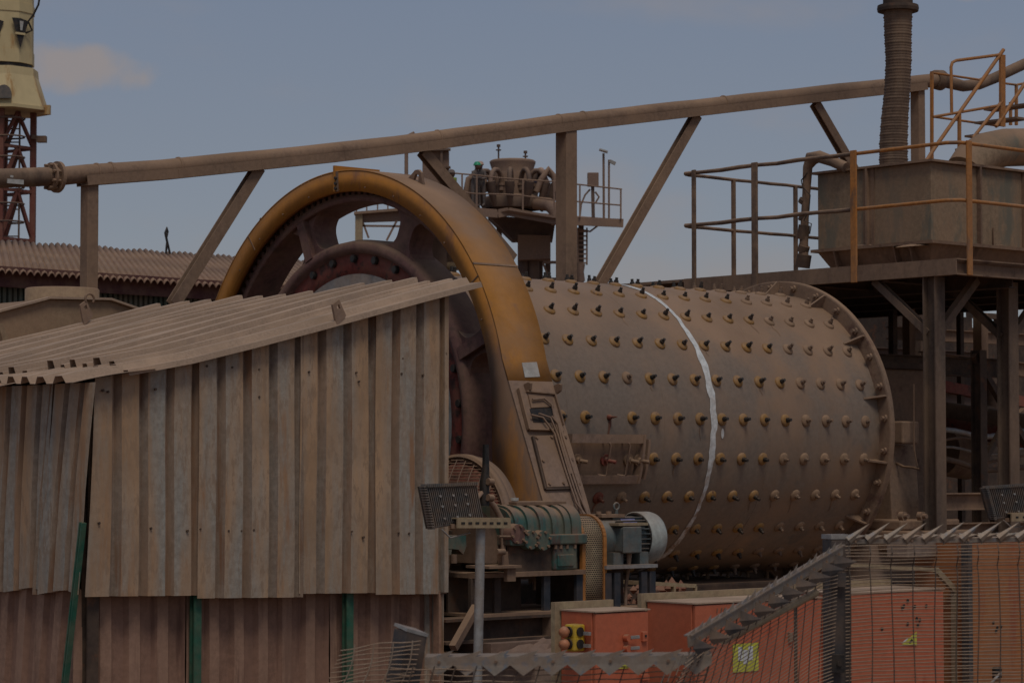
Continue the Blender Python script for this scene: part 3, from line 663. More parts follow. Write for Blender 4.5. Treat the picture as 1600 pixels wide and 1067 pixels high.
part('neck', MB().lathe([(-.3, rr), (zt-.01, rr), (zt, rr-.012), (zt, 0)], (cx, 2.0, 0), 'z', 28), M['bin'], bn)
p = [at(u, v, 'y', .9) for u, v in ((-2, 505), (4, 505), (18, 540), (6, 540))]
part('strut', MB().prism(p, (0, .05, 0)), M['bin'], bn)
part('ledge', MB().bb((-3.4, .85, .2), (-1.4, 1.2, .93)), M['bin'], bn)

# ================================================================ PIPE BRIDGE
pb = thing('pipe_bridge', 'long brown pipe on a sloping trestle passing behind the mill', 'pipe bridge', (4.9, 3, FZ))
YP = 3.0
def zp(x): return 2.65+(x+.9)*.1688     # underside line of the channel above eye level
KN = [at(u, v, 'y', YP) for u, v in ((60, 298), (128, 291), (270, 280), (400, 266.5), (530, 253), (660, 237), (885, 206), (1090, 182), (1300, 157.5), (1440, 142), (1520, 133))]
x0, x1 = KN[1].x, KN[9].x
def zl(x):
    for a, b in zip(KN[:-1], KN[1:]):
        if x <= b.x or b is KN[-1]: return a.z+(x-a.x)*(b.z-a.z)/(b.x-a.x)
for a, b in zip(KN[1:9], KN[2:10]):
    mb = MB()
    for s_ in (-1, 1): mb.bar(Vector((a.x, YP+s_*.092, a.z+.045)), Vector((b.x-.002, YP+s_*.092, b.z+.045)), .01, .09)
    part('channel', mb.bar(Vector((a.x, YP, a.z+.004)), Vector((b.x-.002, YP, b.z+.004)), .172, .008), M['pipe'], pb)
pts = []
for i in range(33):
    x = x0-.32+(x1+.45-x0+.32)*i/32; pts.append((x, YP, zl(x)+.107+.003*math.sin(i*1.7)))
part('pipe', MB().tube(pts, .082, 16), M['pipe'], pb)
for u in (150, 172, 278, 683, 910, 872, 1130):
    x = at(u, 250, 'y', YP).x; part('clamp', MB().lathe([(-.012, .083), (-.008, .093), (.008, .093), (.012, .083)], (x, YP, zl(x)+.107), n=18), M['pipe'], pb)
for u, w in ((140, .115), (885, .155), (1435, .12)):
    x = at(u, 300, 'y', YP).x; part('post', MB().bar((x, YP, zl(x)+.05), (x, YP, FZ), w, w*1.1, (0, 1, 0)), M['pipe'], pb, bevel=.008)
for (u0, v0, u1, v1) in ((404, 264, 270, 476), (660, 238, 800, 405), (1088, 182, 936, 446), (1273, 163, 1400, 380)):
    a, b = at(u0, v0, 'y', YP), at(u1, v1, 'y', YP); part('brace', MB().channel(a+Vector((0, 0, .01)), b, .11, .085, .012, (0, 1, 0)), M['pipe'], pb)
# flanged joint and rubber hose leaving to the left
xf = at(84, 275, 'y', YP).x; zf = zl(xf)+.107
fj = part('flange', MB().lathe([(-.045, .08), (-.045, .125), (-.025, .125), (-.025, .09), (.015, .09), (.015, .14), (.045, .14), (.045, .08)], (xf, YP-.01, zf), n=32, smooth=False), M['pipe'], pb)
mb = MB()
for k in range(8):
    a = R(22+45*k); mb.hexn((xf-.075, YP-.01-.108*math.cos(a), zf+.108*math.sin(a)), (1, 0, 0), .014, .08)
part('bolts', mb, M['brown'], pb, sub=fj)
hp = [(xf-.05, YP-.01, zf), (xf-.5, YP-.01, zf-.05), (xf-1.2, YP-.01, zf-.11), (xf-4, YP, zf-.35)]
part('hose', MB().tube(hp, .084, 16), M['hose'], pb)
mb = MB()
for k in range(40):
    x = xf-.10-.055*k; z = zf-.05*(xf-.05-x)/.45 if x > xf-.5 else zf-.05-.06*(xf-.5-x)/.7
    mb.lathe([(-.012, .083), (0, .087), (.012, .083)], (x, YP-.01, z), n=16)
part('hose_ribs', mb, M['hose'], pb)
mb = MB()
p = at(24, 284, 'y', YP-.094); mb.box(p, (.16, .012, .04)); p = at(18, 276, 'y', YP-.092); mb.box(p, (.03, .012, .02))
part('tape', mb, M['silver'], pb)
# right end: flange and curved hose rising out of frame
xe = x1+.30; ze = zl(xe)+.107
part('flange', MB().lathe([(-.06, .08), (-.06, .115), (.05, .125), (.06, .09), (.12, .085)], (xe, YP-.01, ze), n=24), M['hose'], pb)
pts = [Vector((xe+.05, YP-.01, ze))]+[at(u, v, 'y', YP) for u, v in ((1505, 135), (1530, 132), (1555, 122), (1580, 110), (1610, 96), (1660, 76), (1740, 50), (1900, 10), (2300, -60))]
part('hose', MB().tube(pts, [.08]+[.068]*9, 16), M['hose'], pb)

# ================================================================ PLATFORM WITH RAILS
pf = thing('raised_platform', 'raised steel platform with dust-caked and orange handrails right of the mill', 'platform', (7.5, 0, FZ))
PX, PY0, PY1, PX1, ZD = 5.3, -1.80, 1.70, 9.8, 1.87
part('deck', MB().bb((PX+.02, PY0+.02, ZD-.03), (PX1, 3.4, ZD)), M['brown'], pf)
part('fascia', MB().channel((PX+.03, PY1, ZD-.075), (PX+.03, PY0, ZD-.075), .07, .15, .014, side=1), M['brown'], pf)
part('fascia', MB().channel((PX, PY0+.03, ZD-.075), (PX1, PY0+.03, ZD-.075), .07, .15, .014, side=-1), M['brown'], pf)
mb = MB()
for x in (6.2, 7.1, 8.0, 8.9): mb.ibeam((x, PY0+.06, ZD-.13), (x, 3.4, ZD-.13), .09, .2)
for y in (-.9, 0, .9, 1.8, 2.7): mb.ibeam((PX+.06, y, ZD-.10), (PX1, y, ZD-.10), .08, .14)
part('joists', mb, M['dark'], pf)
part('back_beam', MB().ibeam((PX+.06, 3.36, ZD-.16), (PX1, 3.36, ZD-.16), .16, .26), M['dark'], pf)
part('toe_dirt', (lambda q: q)(mound('', (PX+.5, .9, ZD), .5, .85, .06, 18, 4)), M['brown'], pf, kind='stuff')
hr = [(x, y) for x, y in ((PX, PY1), (PX, PY0), (PX1, PY0))]
ZR, ZM_ = ZD+1.07, ZD+.54
def rail(pts, r, nm, m, jit=0., lab=None):
    P = []
    rnd = random.Random(len(nm)+int(abs(pts[0][1])*100))
    for (a, b) in zip(pts[:-1], pts[1:]):
        for k in range(9):
            q = Vector(a).lerp(Vector(b), k/9); P.append(q+Vector((0, rnd.uniform(-jit, jit), rnd.uniform(-jit, jit))))
    P.append(Vector(pts[-1])); part(nm, MB().tube(P, [r*(1+rnd.uniform(-1, 1)*jit*16) for _ in P], 10), m, pf, label=lab)
xr_ = PX+.025; YM = at(1335, 243, 'x', PX).y
for z in (ZR, ZM_):
    rail([(xr_, PY1, z), (xr_, YM+.0, z)], .021, 'handrail', M['dusty_rail'], .006, 'handrail stretch caked with dark dust')
    rail([(xr_, YM, z), (xr_, PY0+.12, z), (xr_+.08, PY0+.02, z), (PX1, PY0+.02, z)], .018, 'handrail', M['orange_rail'], 0, 'handrail stretch with bare orange paint')
    rail([(xr_, PY1, z), (xr_+.06, PY1+.02, z), (PX+2.3, PY1+.02, z)], .017, 'handrail', M['dusty_rail'], .003)
for u, m_, w in ((1085, 'dusty_rail', .05), (1180, 'dusty_rail', .075), (1335, 'orange_rail', .072)):
    y = at(u, 400, 'x', PX).y; part('rail_post', MB().bar((PX-.005, y, ZD-.16), (PX-.005, y, ZR+.03), .022, w, (0, 1, 0)), M[m_], pf, bevel=.004)
part('rail_post', MB().bar((PX+.18, PY0-.012, ZD-.15), (PX+.18, PY0-.012, ZR+.02), .07, .02, (0, 1, 0)), M['orange_rail'], pf, bevel=.004)
for x in (7.0, 8.4): part('rail_post', MB().bar((x, PY0-.012, ZD-.15), (x, PY0-.012, ZR+.02), .07, .02, (0, 1, 0)), M['orange_rail'], pf)
for x in (6.05, 7.0): part('rail_post', MB().bar((x, PY1+.02, ZD), (x, PY1+.02, ZR), .035, .035), M['dusty_rail'], pf)
for u in (1460, 1575):
    x = at(u, 600, 'y', -1.45).x; part('column', MB().ibeam((x, -1.45, ZD-.15), (x, -1.45, GZ), .14, .15, .014, (0, 1, 0)), M['column'], pf)
    c0 = Vector((x, -1.45, 1.28))
    part('knee_brace', MB().channel((x, -1.40, 1.20), (x, -.75, ZD-.15), .07, .075, .01, (1, 0, 0)), M['column'], pf)
    part('knee_brace', MB().channel((x+.05, -1.45, 1.20), (x+.62, -1.45, ZD-.15), .07, .075, .01, (0, 1, 0)), M['column'], pf)
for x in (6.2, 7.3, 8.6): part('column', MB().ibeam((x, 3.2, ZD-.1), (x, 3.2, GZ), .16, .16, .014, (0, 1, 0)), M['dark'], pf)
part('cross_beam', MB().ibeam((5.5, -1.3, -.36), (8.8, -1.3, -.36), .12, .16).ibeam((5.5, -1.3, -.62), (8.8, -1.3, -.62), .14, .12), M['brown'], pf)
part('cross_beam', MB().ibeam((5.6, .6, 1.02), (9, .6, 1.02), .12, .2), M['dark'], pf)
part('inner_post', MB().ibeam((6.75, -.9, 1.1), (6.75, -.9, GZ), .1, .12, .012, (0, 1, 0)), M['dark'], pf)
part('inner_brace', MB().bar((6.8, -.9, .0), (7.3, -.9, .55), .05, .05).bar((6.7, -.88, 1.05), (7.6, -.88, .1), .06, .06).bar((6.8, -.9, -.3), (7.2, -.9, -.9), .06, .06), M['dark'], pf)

# ---- things under and behind the platform
st = thing('slurry_sump', 'dark brown plate tank in the shade under the platform', 'tank', (7.1, .9, GZ))
part('body', MB().bb((6.05, -.2, GZ), (7.05, 2.2, .93)), M['flange'], st, bevel=.02)
part('rim', MB().bb((5.98, -.26, .93), (7.12, 2.26, .99)), M['dark'], st)
mb = MB()
for y in (0.05, .75, 1.5): mb.bb((6.02, y-.03, GZ), (6.05, y+.03, .93))
part('stiffeners', mb, M['dark'], st)
wl = thing('sky_block_wall', 'added dark steel wall blocking the sky behind the platform columns', 'wall', (9, 3.9, GZ))  # added wall, put in dark to block the sky behind the columns
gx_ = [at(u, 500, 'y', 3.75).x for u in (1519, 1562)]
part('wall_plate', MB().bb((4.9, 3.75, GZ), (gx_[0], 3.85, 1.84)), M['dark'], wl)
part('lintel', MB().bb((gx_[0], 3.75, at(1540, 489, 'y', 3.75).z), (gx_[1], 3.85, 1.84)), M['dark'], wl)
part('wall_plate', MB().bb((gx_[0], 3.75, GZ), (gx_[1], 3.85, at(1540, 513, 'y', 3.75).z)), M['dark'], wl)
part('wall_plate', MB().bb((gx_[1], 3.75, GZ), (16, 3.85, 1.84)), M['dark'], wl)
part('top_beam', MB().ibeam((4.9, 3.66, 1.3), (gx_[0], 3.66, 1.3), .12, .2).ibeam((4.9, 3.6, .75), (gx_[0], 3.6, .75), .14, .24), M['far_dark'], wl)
dp = thing('drain_pipe', 'fat vertical brown pipe standing in the shade behind the mill flange', 'pipe', (6.0, 2.9, GZ))
part('barrel', MB().cyl((6.0, 2.9, GZ), (6.0, 2.9, 1.5), .2, n=20), M['brown'], dp)
for z in (-.4, .5, 1.2): part('flange', MB().cyl((6.0, 2.9, z), (6.0, 2.9, z+.06), .28, n=20), M['flange'], dp)
bp = thing('bypass_pipe', 'level brown pipe crossing the shade under the platform deck', 'pipe', (6.5, 2.4, .5))
part('run', MB().tube([(5.2, 2.4, .55), (6.6, 2.4, .5), (7.6, 2.6, .42)], .13, 14), M['brown'], bp)
part('valve', MB().cyl((5.7, 2.4, .53), (5.95, 2.4, .52), .2, n=16).cyl((5.82, 2.4, .6), (5.82, 2.4, .95), .035, n=8).cyl((5.82, 2.4, .95), (5.82, 2.4, .97), .14, n=16), M['flange'], bp)
mb = MB()
for x in (5.4, 6.2, 7.0, 7.8, 8.6, 9.4): mb.bb((x-.04, 3.68, GZ), (x+.04, 3.75, 1.0))
part('ribs', mb, M['far_dark'], wl)
for k, (v, r_, lb) in enumerate(((648, .11, 'upper one of two rusty pipes stacked behind the platform columns'), (668, .12, 'lower one of two rusty pipes stacked behind the platform columns'))):
    a, b = at(1470, v-6, 'y', 1.3+.0), at(1600, v+14, 'y', .2)
    q = thing('rusty_pipe', lb, 'pipe', tuple((a+b)/2), group='rusty pipes under the platform')
    part('run', MB().tube([a-(b-a)*.1, a, b, b+(b-a)*.6], r_, 16), M['gear_red' if k else 'flange'], q)
    m_ = a.lerp(b, .55); d_ = (b-a).normalized(); part('coupling', MB().cyl(m_-d_*.05, m_+d_*.05, r_*1.25, n=16), M['flange'], q)
for k, (v0, v1, lb) in enumerate(((676, 678, 'thin grey hose looping below the rusty pipes'), (722, 735, 'thin dark hose lowest under the platform'))):
    pts = [at(u, v0+(v1-v0)*(u-1470)/130+5*math.sin(u*.05), 'y', .0) for u in range(1462, 1640, 14)]
    tag(plain('hose', MB().tube(pts, .028, 8), M['hose' if k else 'galv']), lb, 'hose', 'hoses under the platform')

rk = thing('pipe_rack', 'jumble of dark beams and brackets with a reddish cross beam deep under the platform', 'rack', (8.6, 1.8, GZ))
q = lambda u, v, y=1.6: at(u, v, 'y', y)
part('red_beam', MB().bar(q(1470, 603), q(1600, 628), .1, .12), M['gear_red'], rk)
part('beam', MB().ibeam(q(1440, 560), q(1620, 580), .1, .16), M['brown'], rk)
part('beam', MB().ibeam(q(1390, 520, 2.2), q(1620, 532, 2.2), .1, .14), M['brown'], rk)
for u, w in ((1395, .07), (1420, .1), (1532, .12), (1500, .06)): part('upright', MB().bar(Vector((q(u, 500).x, 1.6, 1.7)), Vector((q(u, 500).x, 1.6, GZ)), w, w, (0, 1, 0)), M['brown' if w > .09 else 'dark'], rk)
for a, b in (((1476, 690), (1540, 622)), ((1545, 690), (1600, 640)), ((1398, 640), (1440, 560)), ((1530, 740), (1560, 800)), ((1540, 700), (1575, 640))): part('diagonal', MB().bar(q(*a, 1.4), q(*b, 1.4), .07, .05), M['brown'], rk)
part('gusset_plate', MB().prism([q(1478, 640), q(1512, 632), q(1512, 652), q(1490, 656)], (0, .03, 0)), M['galv'], rk)
part('pump_casing', MB().cyl(q(1470, 705, 1.0), q(1512, 712, 1.0), .26, n=24), M['flange'], rk)
part('pump_pipe', MB().tube([q(1500, 700, .9), q(1530, 690, .9), q(1548, 660, .9), q(1552, 600, .9)], .07, 12), M['brown'], rk)
for k in range(3): part('cable', MB().tube([q(u, 690+14*k+6*math.sin(u*.045+k), .5) for u in range(1462, 1640, 14)], .016, 6), M['galv' if k == 1 else 'brown'], rk)

# ================================================================ TANK ON THE PLATFORM
tk = thing('feed_tank', 'square rust-streaked steel tank with a tapered bottom on the platform', 'tank', (7.2, 0, ZD))
TX, TY0, TY1, TX1, ZB, ZT = 6.1, -.86, .60, 9.2, 2.14, 2.90
part('box', MB().bb((TX, TY0, ZB), (TX1, TY1, ZT)), M['tank'], tk, bevel=.008)
part('top_rim', MB().bb((TX-.05, TY0-.05, ZT), (TX1+.05, TY1+.05, ZT+.022)).bb((TX-.055, TY0-.055, ZB-.03), (TX1+.05, TY1+.05, ZB)), M['brown'], tk)
a = [(TX+.0, TY0, ZB-.03), (TX, TY1, ZB-.03), (TX1, TY1, ZB-.03), (TX1, TY0, ZB-.03)]; b = [(TX+.14, TY0+.14, ZD+.0), (TX+.14, TY1-.14, ZD), (TX1-.2, TY1-.14, ZD), (TX1-.2, TY0+.14, ZD)]
part('tapered_bottom', MB().add(a+b, [(i, (i+1) % 4, 4+(i+1) % 4, 4+i) for i in range(4)]), M['brown'], tk)
y = at(1358, 300, 'x', TX).y
part('stiffener', MB().bb((TX-.05, y-.012, ZB), (TX, y+.012, ZT)), M['brown'], tk)
part('stiffener', MB().bb((TX-.012, y-.07, ZB), (TX, y+.07, ZT)), M['brown'], tk)
for u in (1527, 1597):
    x = at(u, 300, 'y', TY0).x; part('stiffener', MB().bb((x-.012, TY0-.05, ZB), (x+.012, TY0, ZT)), M['brown'], tk)
for y in (.35, .12, -.42, -.62):
    part('bottom_gusset', MB().prism([(TX-.05, y-.008, ZB-.03), (TX+.02, y-.008, ZB-.03), (TX+.14, y-.008, ZD), (TX+.02, y-.008, ZD)], (0, .016, 0)), M['brown'], tk)
dm = MB(); q = mound('', (TX-.03, -.62, ZB-.02), .06, .2, .03, 12, 3); dm.add(q.v, q.f); q = mound('', (TX-.10, .1, ZD), .10, .25, .06, 12, 6); dm.add(q.v, q.f); q = mound('', (TX-.01, y+.6, ZB), .04, .2, .05, 10, 8); dm.add(q.v, q.f)
part('spilled_crust', dm, M['panel'], tk, kind='stuff')
p = [at(u, v, 'y', TY0-.02) for u, v in ((1552, 356), (1552, 384), (1566, 384))]
part('step_iron', MB().tube(p, .008, 6), M['brown'], tk)
# ribbed hose dropping into the tank
hs = thing('ribbed_hose', 'thick ribbed brown hose dropping from above into the square tank', 'hose', (6.75, -.1, ZT))
yh = 0.05
ctr = [at(u, v, 'x', 6.7) for u, v in ((1396, 262), (1396, 225), (1398, 185), (1402, 140), (1404, 95), (1403, 55), (1403, 14))]
wd = [.141, .139, .133, .127, .127, .134, .142]
C_, W_ = [], []
for i in range(len(ctr)-1):
    for k in range(9): C_.append(ctr[i].lerp(ctr[i+1], k/9)); W_.append((wd[i]+(wd[i+1]-wd[i])*k/9)*(1.0 if k % 3 else 1.035))
C_.append(ctr[-1]); W_.append(wd[-1])
part('hose_body', MB().tube(C_, W_, 24), M['hose'], hs)
mb = MB()
for i in range(2, len(C_)-1, 1): mb.lathe([(-.012, W_[i]-.004), (0, W_[i]+.006), (.012, W_[i]-.004)], C_[i], 'z', 24)
part('hose_ribs', mb, M['hose'], hs)
tp = ctr[-1]
part('flange', MB().lathe([(-.03, .14), (-.03, .205), (.0, .21), (.03, .205), (.03, .15)], tp, 'z', 28, smooth=False), M['dark'], hs)
up_ = [tp+Vector((0, 0, .02)), tp+Vector((0, 0, .9)), tp+Vector((.1, .15, 1.25)), tp+Vector((.4, .5, 1.45)), tp+Vector((2.4, 2.6, 1.6))]
part('supply_pipe', MB().tube(up_, .15, 20), M['dark'], hs)
# bent feed elbow on the tank
el = thing('elbow_pipe', 'fat dusty elbow pipe bending down onto the square tank', 'pipe', (7.3, -.4, ZT))
P = [at(u, v, 'y', -.35) for u, v in ((1508, 268), (1518, 252), (1540, 238), (1570, 231), (1615, 230), (1700, 234))]
part('elbow', MB().tube(P, [.2, .2, .2, .195, .195, .195], 24), M['tank'], el)
part('collar', MB().cyl(P[0]+Vector((-.02, 0, -.05)), P[0]+Vector((0, 0, .0)), .23, n=24), M['brown'], el)
# thin water line with valves beside the tank
wt = thing('water_standpipe', 'crusted upright water pipe with valves left of the square tank', 'pipe', (6.0, .75, ZD))
P = [at(u, v, 'x', 6.05) for u, v in ((1255, 418), (1256, 380), (1258, 330), (1260, 300), (1262, 262), (1268, 248), (1280, 245), (1300, 252), (1322, 262))]
part('riser', MB().tube(P, [.055, .046, .04, .042, .05, .075, .062, .055, .055], 12), M['dusty_rail'], wt)
for v0, v1, r_ in ((418, 398, .075), (394, 384, .06), (374, 352, .06), (345, 336, .05), (318, 312, .052)):
    a, b = at(1254, v0, 'x', 6.05), at(1257, v1, 'x', 6.05); part('valve', MB().cyl(a, b, r_, n=12), M['dark'], wt)
P = [at(u, v, 'x', 6.0) for u, v in ((1262, 270), (1252, 282), (1254, 292), (1266, 305), (1264, 330), (1256, 345), (1268, 350), (1265, 366))]
part('wire', MB().tube(P, .006, 5), M['black'], wt)

# ================================================================ STAIR RAILS
sr = thing('stair_rails', 'orange stair handrails climbing beyond the square tank', 'stair', (8.6, 1.6, ZD))
YA = 1.5
def rl(pts, r, y=YA, m='orange_rail'): part('handrail', MB().tube([at(u, v, 'y', y) for u, v in pts], r, 8), M[m], sr)
rl([(1442, 260), (1460, 232), (1568, 78)], .022)
rl([(1487, 178), (1486, 105), (1488, 98), (1494, 95), (1562, 86)], .018)
rl([(1458, 183), (1562, 165)], .016); rl([(1520, 216), (1566, 158)], .02); rl([(1556, 198), (1610, 118)], .022)
rl([(1460, 183), (1560, 197)], .014, YA+.7); rl([(1456, 114), (1530, 125)], .014, YA+.7); rl([(1572, 131), (1588, 133), (1610, 129)], .014, YA+.7)
for u, v0, v1, w, y in ((1566, 86, 198, .085, YA), (1499, 178, 262, .035, YA), (1456, 112, 262, .032, YA+.7), (1588, 133, 196, .03, YA+.7), (1579, 160, 196, .03, YA+.7)):
    a, b = at(u, v0, 'y', y), at(u, v1, 'y', y); part('rail_post', MB().bar(a, b, w, .03, (0, 1, 0)), M['orange_rail'], sr)
mb = MB()
for k in range(7):
    a = at(1468+15*k, 258-21*k, 'y', YA+.35); mb.box(a+Vector((.25, 0, -.25)), (.22, .62, .025))
part('treads', mb, M['brown'], sr)
part('stringer', MB().bar(at(1466, 290, 'y', YA+.05), at(1600, 100, 'y', YA+.05)+Vector((.1, 0, -.1)), .03, .16), M['brown'], sr) if False else None

# ================================================================ BUILDING BEHIND
bd = thing('long_building', 'long low building with a brown ribbed roof and green cladding far behind the shed', 'building', (8, 20, GZ))
YB, YR = 20., 26.
E0, E1 = at(-60, 424, 'y', YB), at(340, 450, 'y', YB); R0, R1 = at(-60, 376, 'y', YR), at(360, 405, 'y', YR)
de = (E1-E0).normalized(); dr = (R1-R0).normalized()
ppx = (at(180, 440, 'y', YB)-at(169.4, 440, 'y', YB)).length
nB = 84
WAVE = [(0, 0), (.2, .05), (.5, .075), (.8, .05), (.999, 0)]
V_ = []; ns = 5
for k in range(nB):
    for a, h in WAVE[:-1]:
        s_ = (k+a)*ppx
        for j in range(ns):
            t = j/(ns-1); p = (E0+de*s_).lerp(R0+dr*s_*1.0, t); V_.append(p+Vector((0, 0, h+.015*math.sin(k*.9)*t)))
nc = nB*4
part('roof', MB().add(V_, [(i*ns+j, (i+1)*ns+j, (i+1)*ns+j+1, i*ns+j+1) for i in range(nc-1) for j in range(ns-1)], True), M['far_roof'], bd, solid=.02)
part('fascia', MB().bar(E0+Vector((0, .25, -.02)), E0+de*nB*ppx+Vector((0, .25, -.02)), .06, .34), M['maroon'], bd)
mb = MB().sheet(Vector((E0.x, YB+.45, 0)), (1, 0, 0), (0, 0, 1), (0, -1, 0), 110, ppx*nB/110, [(0, 0), (.5, 0), (.6, -.06), (.9, -.06), (.999, 0)], lambda s: GZ, lambda s: E0.z+de.z*s+.05, 2)
part('wall', mb, M['green_wall'], bd, solid=.01)
a, b = R0+dr*nB*ppx, E0+de*nB*ppx
part('gable', MB().prism([b+Vector((0, .5, -.05)), a, Vector((a.x, YR+5, b.z)), Vector((a.x, YR+5, GZ)), Vector((b.x, YB+.5, GZ))], (.05, 0, 0)), M['green_wall'], bd)
rod = [at(u, v, 'y', YR-.5) for u, v in ((259, 398), (261, 378), (258, 364), (261, 356), (262, 362), (260, 372), (266, 398))]
tag(plain('bent_rod', MB().tube(rod, .024, 6), M['black']), 'thin bent dark rod sticking up from the brown building roof', 'rod')

# ================================================================ LATTICE TOWER (left edge)
DT = 60.; tw = atw(3, 380, DT); lt = thing('lattice_tower', 'red lattice tower carrying a rusty cream steel head at the left edge', 'tower', (tw.x, DT, GZ), plant=False)
S_ = DT/F_PX; zt_ = atw(0, 176, DT).z
cx, cyy = tw.x, DT; rT = 47*S_
angs = [R(8+90*k) for k in range(4)]
LEG = [Vector((cx+rT*math.cos(a), cyy+rT*math.sin(a), 0)) for a in angs]
for L0 in LEG: part('leg', MB().bar(L0+Vector((0, 0, GZ)), L0+Vector((0, 0, zt_)), .135, .135), M['red_lattice'], lt)
lv = [atw(0, v, DT).z for v in (376, 300, 232, 178)]
lv = [GZ, lv[0]-(lv[1]-lv[0])*3.4, lv[0]-(lv[1]-lv[0])*2.2, lv[0]-(lv[1]-lv[0])*1.1]+lv
for k in range(4):
    A_, B_ = LEG[k], LEG[(k+1) % 4]
    for z0_, z1_ in zip(lv[:-1], lv[1:]):
        mid = (A_+B_)/2
        part('brace', MB().bar(A_+Vector((0, 0, z0_)), B_+Vector((0, 0, z0_)), .07, .07).bar(A_+Vector((0, 0, z0_)), mid+Vector((0, 0, z1_)), .07, .07).bar(B_+Vector((0, 0, z0_)), mid+Vector((0, 0, z1_)), .07, .07), M['red_lattice'], lt)
lad = MB(); xx = atw(20, 300, DT).x
for s_ in (-1, 1): lad.bar((xx+s_*.19, DT-.2, GZ), (xx+s_*.19, DT-.2, zt_), .04, .04)
for k in range(36): lad.bar((xx-.19, DT-.2, zt_-.1-.32*k), (xx+.19, DT-.2, zt_-.1-.32*k), .03, .03)
part('ladder', lad, M['far_dark'], lt)
for v in (190, 218, 250, 272, 296, 322, 350):
    z = atw(0, v, DT).z; hp_ = MB().tube([(xx+.36*math.cos(a), DT-.45+.36*math.sin(a), z) for a in [R(30*k) for k in range(12)]], .022, 5, closed=True); part('ladder_hoop', hp_, M['far_dark'], lt)
p = atw(60, 216, DT); part('lamp_arm', MB().bar(atw(50, 214, DT), p, .12, .1).box(p+Vector((.08, 0, -.03)), (.22, .2, .15)), M['brown'], lt)
# cream head: tapered skirt with an arched opening, dark gap, faceted drum with V windows
def octo(r, z, n=8, ph=22.5): return [Vector((cx+r*math.cos(R(ph+360/n*k)), DT+r*math.sin(R(ph+360/n*k)), z)) for k in range(n)]
zz = lambda v: atw(0, v, DT).z
def frustum(r0, z0_, r1, z1_, n=8, cap=True):
    A_, B_ = octo(r0, z0_, n), octo(r1, z1_, n); fs = [(i, (i+1) % n, n+(i+1) % n, n+i) for i in range(n)]
    if cap: fs += [tuple(range(n))[::-1], tuple(range(n, 2*n))]
    return MB().add(A_+B_, fs)
part('skirt', frustum(1.10, zz(172), .80, zz(113), 8), M['cream'], lt)
part('skirt_collar', frustum(.85, zz(124), .83, zz(110), 8), M['cream'], lt)
part('skirt_foot', frustum(1.13, zz(176), 1.13, zz(171), 8), M['cream'], lt)
part('corner_lug', MB().box((cx+72*S_, DT-.2, zz(174)), (.14, .14, .22)), M['cream'], lt)
arc = [Vector((cx+(14*math.cos(R(180*k/10))+13)*S_, DT-1.06+.22*math.sin(R(180*k/10))*.9, zz(164)+math.sin(R(180*k/10))*23*S_)) for k in range(11)]
part('arched_opening', MB().prism(arc, (0, -.05, 0)), M['black'], lt)
part('slew_gap', frustum(.68, zz(112), .68, zz(100), 16), M['black'], lt)
part('drum_band', frustum(.735, zz(103), .735, zz(83), 10), M['cream'], lt)
part('drum', frustum(.715, zz(84), .715, zz(-70), 10), M['cream'], lt)
part('drum_band', frustum(.735, zz(24), .735, zz(10), 10), M['cream'], lt)
def on_drum(u, v, lift):
    dx = atw(u, v, DT).x-cx; return atw(u, v, DT-math.sqrt(max(.01, .71**2-dx*dx))-lift)
for u in (32, -7):
    q = [(u-13, 28), (u, 29), (u+13, 34), (u+6, 55), (u, 76), (u-6, 52)]; pp = [on_drum(a, b, .0) for a, b in q]
    w = part('vee_window', MB().prism(pp, (0, -.03, 0)), M['black'], lt)
    part('bar', MB().bar(on_drum(u-8, 52, .05), on_drum(u+7, 54, .05), .04, .05), M['cream'], lt, sub=w)
    if u > 0: part('pane', MB().prism([on_drum(a, b, .05) for a, b in ((31, 33), (37, 34), (35, 48), (32, 48))], (0, -.01, 0)), M['silver'], lt, sub=w)
part('cable', MB().tube([atw(u, v, DT-.4) for u, v in ((63, -10), (60, 8), (52, 24), (44, 34), (50, 48), (40, 52))], .025, 6), M['black'], lt)

# ================================================================ CYCLONE TOWER (far background)
DC = 75.; S2 = DC/F_PX
Q = lambda u, v, d=0.: atw(u, v, DC+d)
ct = thing('cyclone_tower', 'far brown service tower with a railed deck carrying the cyclones', 'tower', tuple(Q(850, 723))[:2]+(GZ,), plant=False)
part('deck', MB().prism([Q(740, 327, -1.6), Q(778, 330, -2.2), Q(795, 326, -2.4), Q(866, 338, -2.4), Q(974, 343, -.8), Q(974, 343, 3), Q(700, 322, 3)], (0, 0, -.05)), M['far_steel'], ct)
mb = MB()
for a, b in (((740, 331), (778, 334)), ((778, 334), (795, 331)), ((795, 331), (866, 344)), ((866, 344), (974, 349))):
    mb.bar(Q(*a, -2.2), Q(*b, -2.2), .1, .24)
part('deck_edge', mb, M['far_steel'], ct)
part('under_hopper', MB().prism([Q(762, 336), Q(868, 345), Q(864, 372), Q(800, 372)], (0, 1.6, 0)), M['far_dark'], ct)
part('under_box', MB().prism([Q(809, 367, -.2), Q(860, 368, -.2), Q(860, 404, -.2), Q(809, 406, -.2)], (0, 1.5, 0)), M['far_steel'], ct)
for u in (818, 834): part('outlet', MB().cyl(Q(u, 404, .4), Q(u, 440, .4), .17, n=12), M['far_dark'], ct)
for u, v in ((856, 345), (908, 350), (780, 335), (844, 345), (740, 330)): part('column', MB().bar(Q(u, v, .8), (Q(u, v, .8).x, DC+.8, GZ), .16, .16), M['far_dark'], ct)
mb = MB()
for v in (410, 436): mb.bar(Q(848, v), Q(912, v), .08, .08)
mb.bar(Q(848, 410), Q(860, 440), .06, .06)
part('bracing', mb, M['far_steel'], ct)
rr_ = MB()
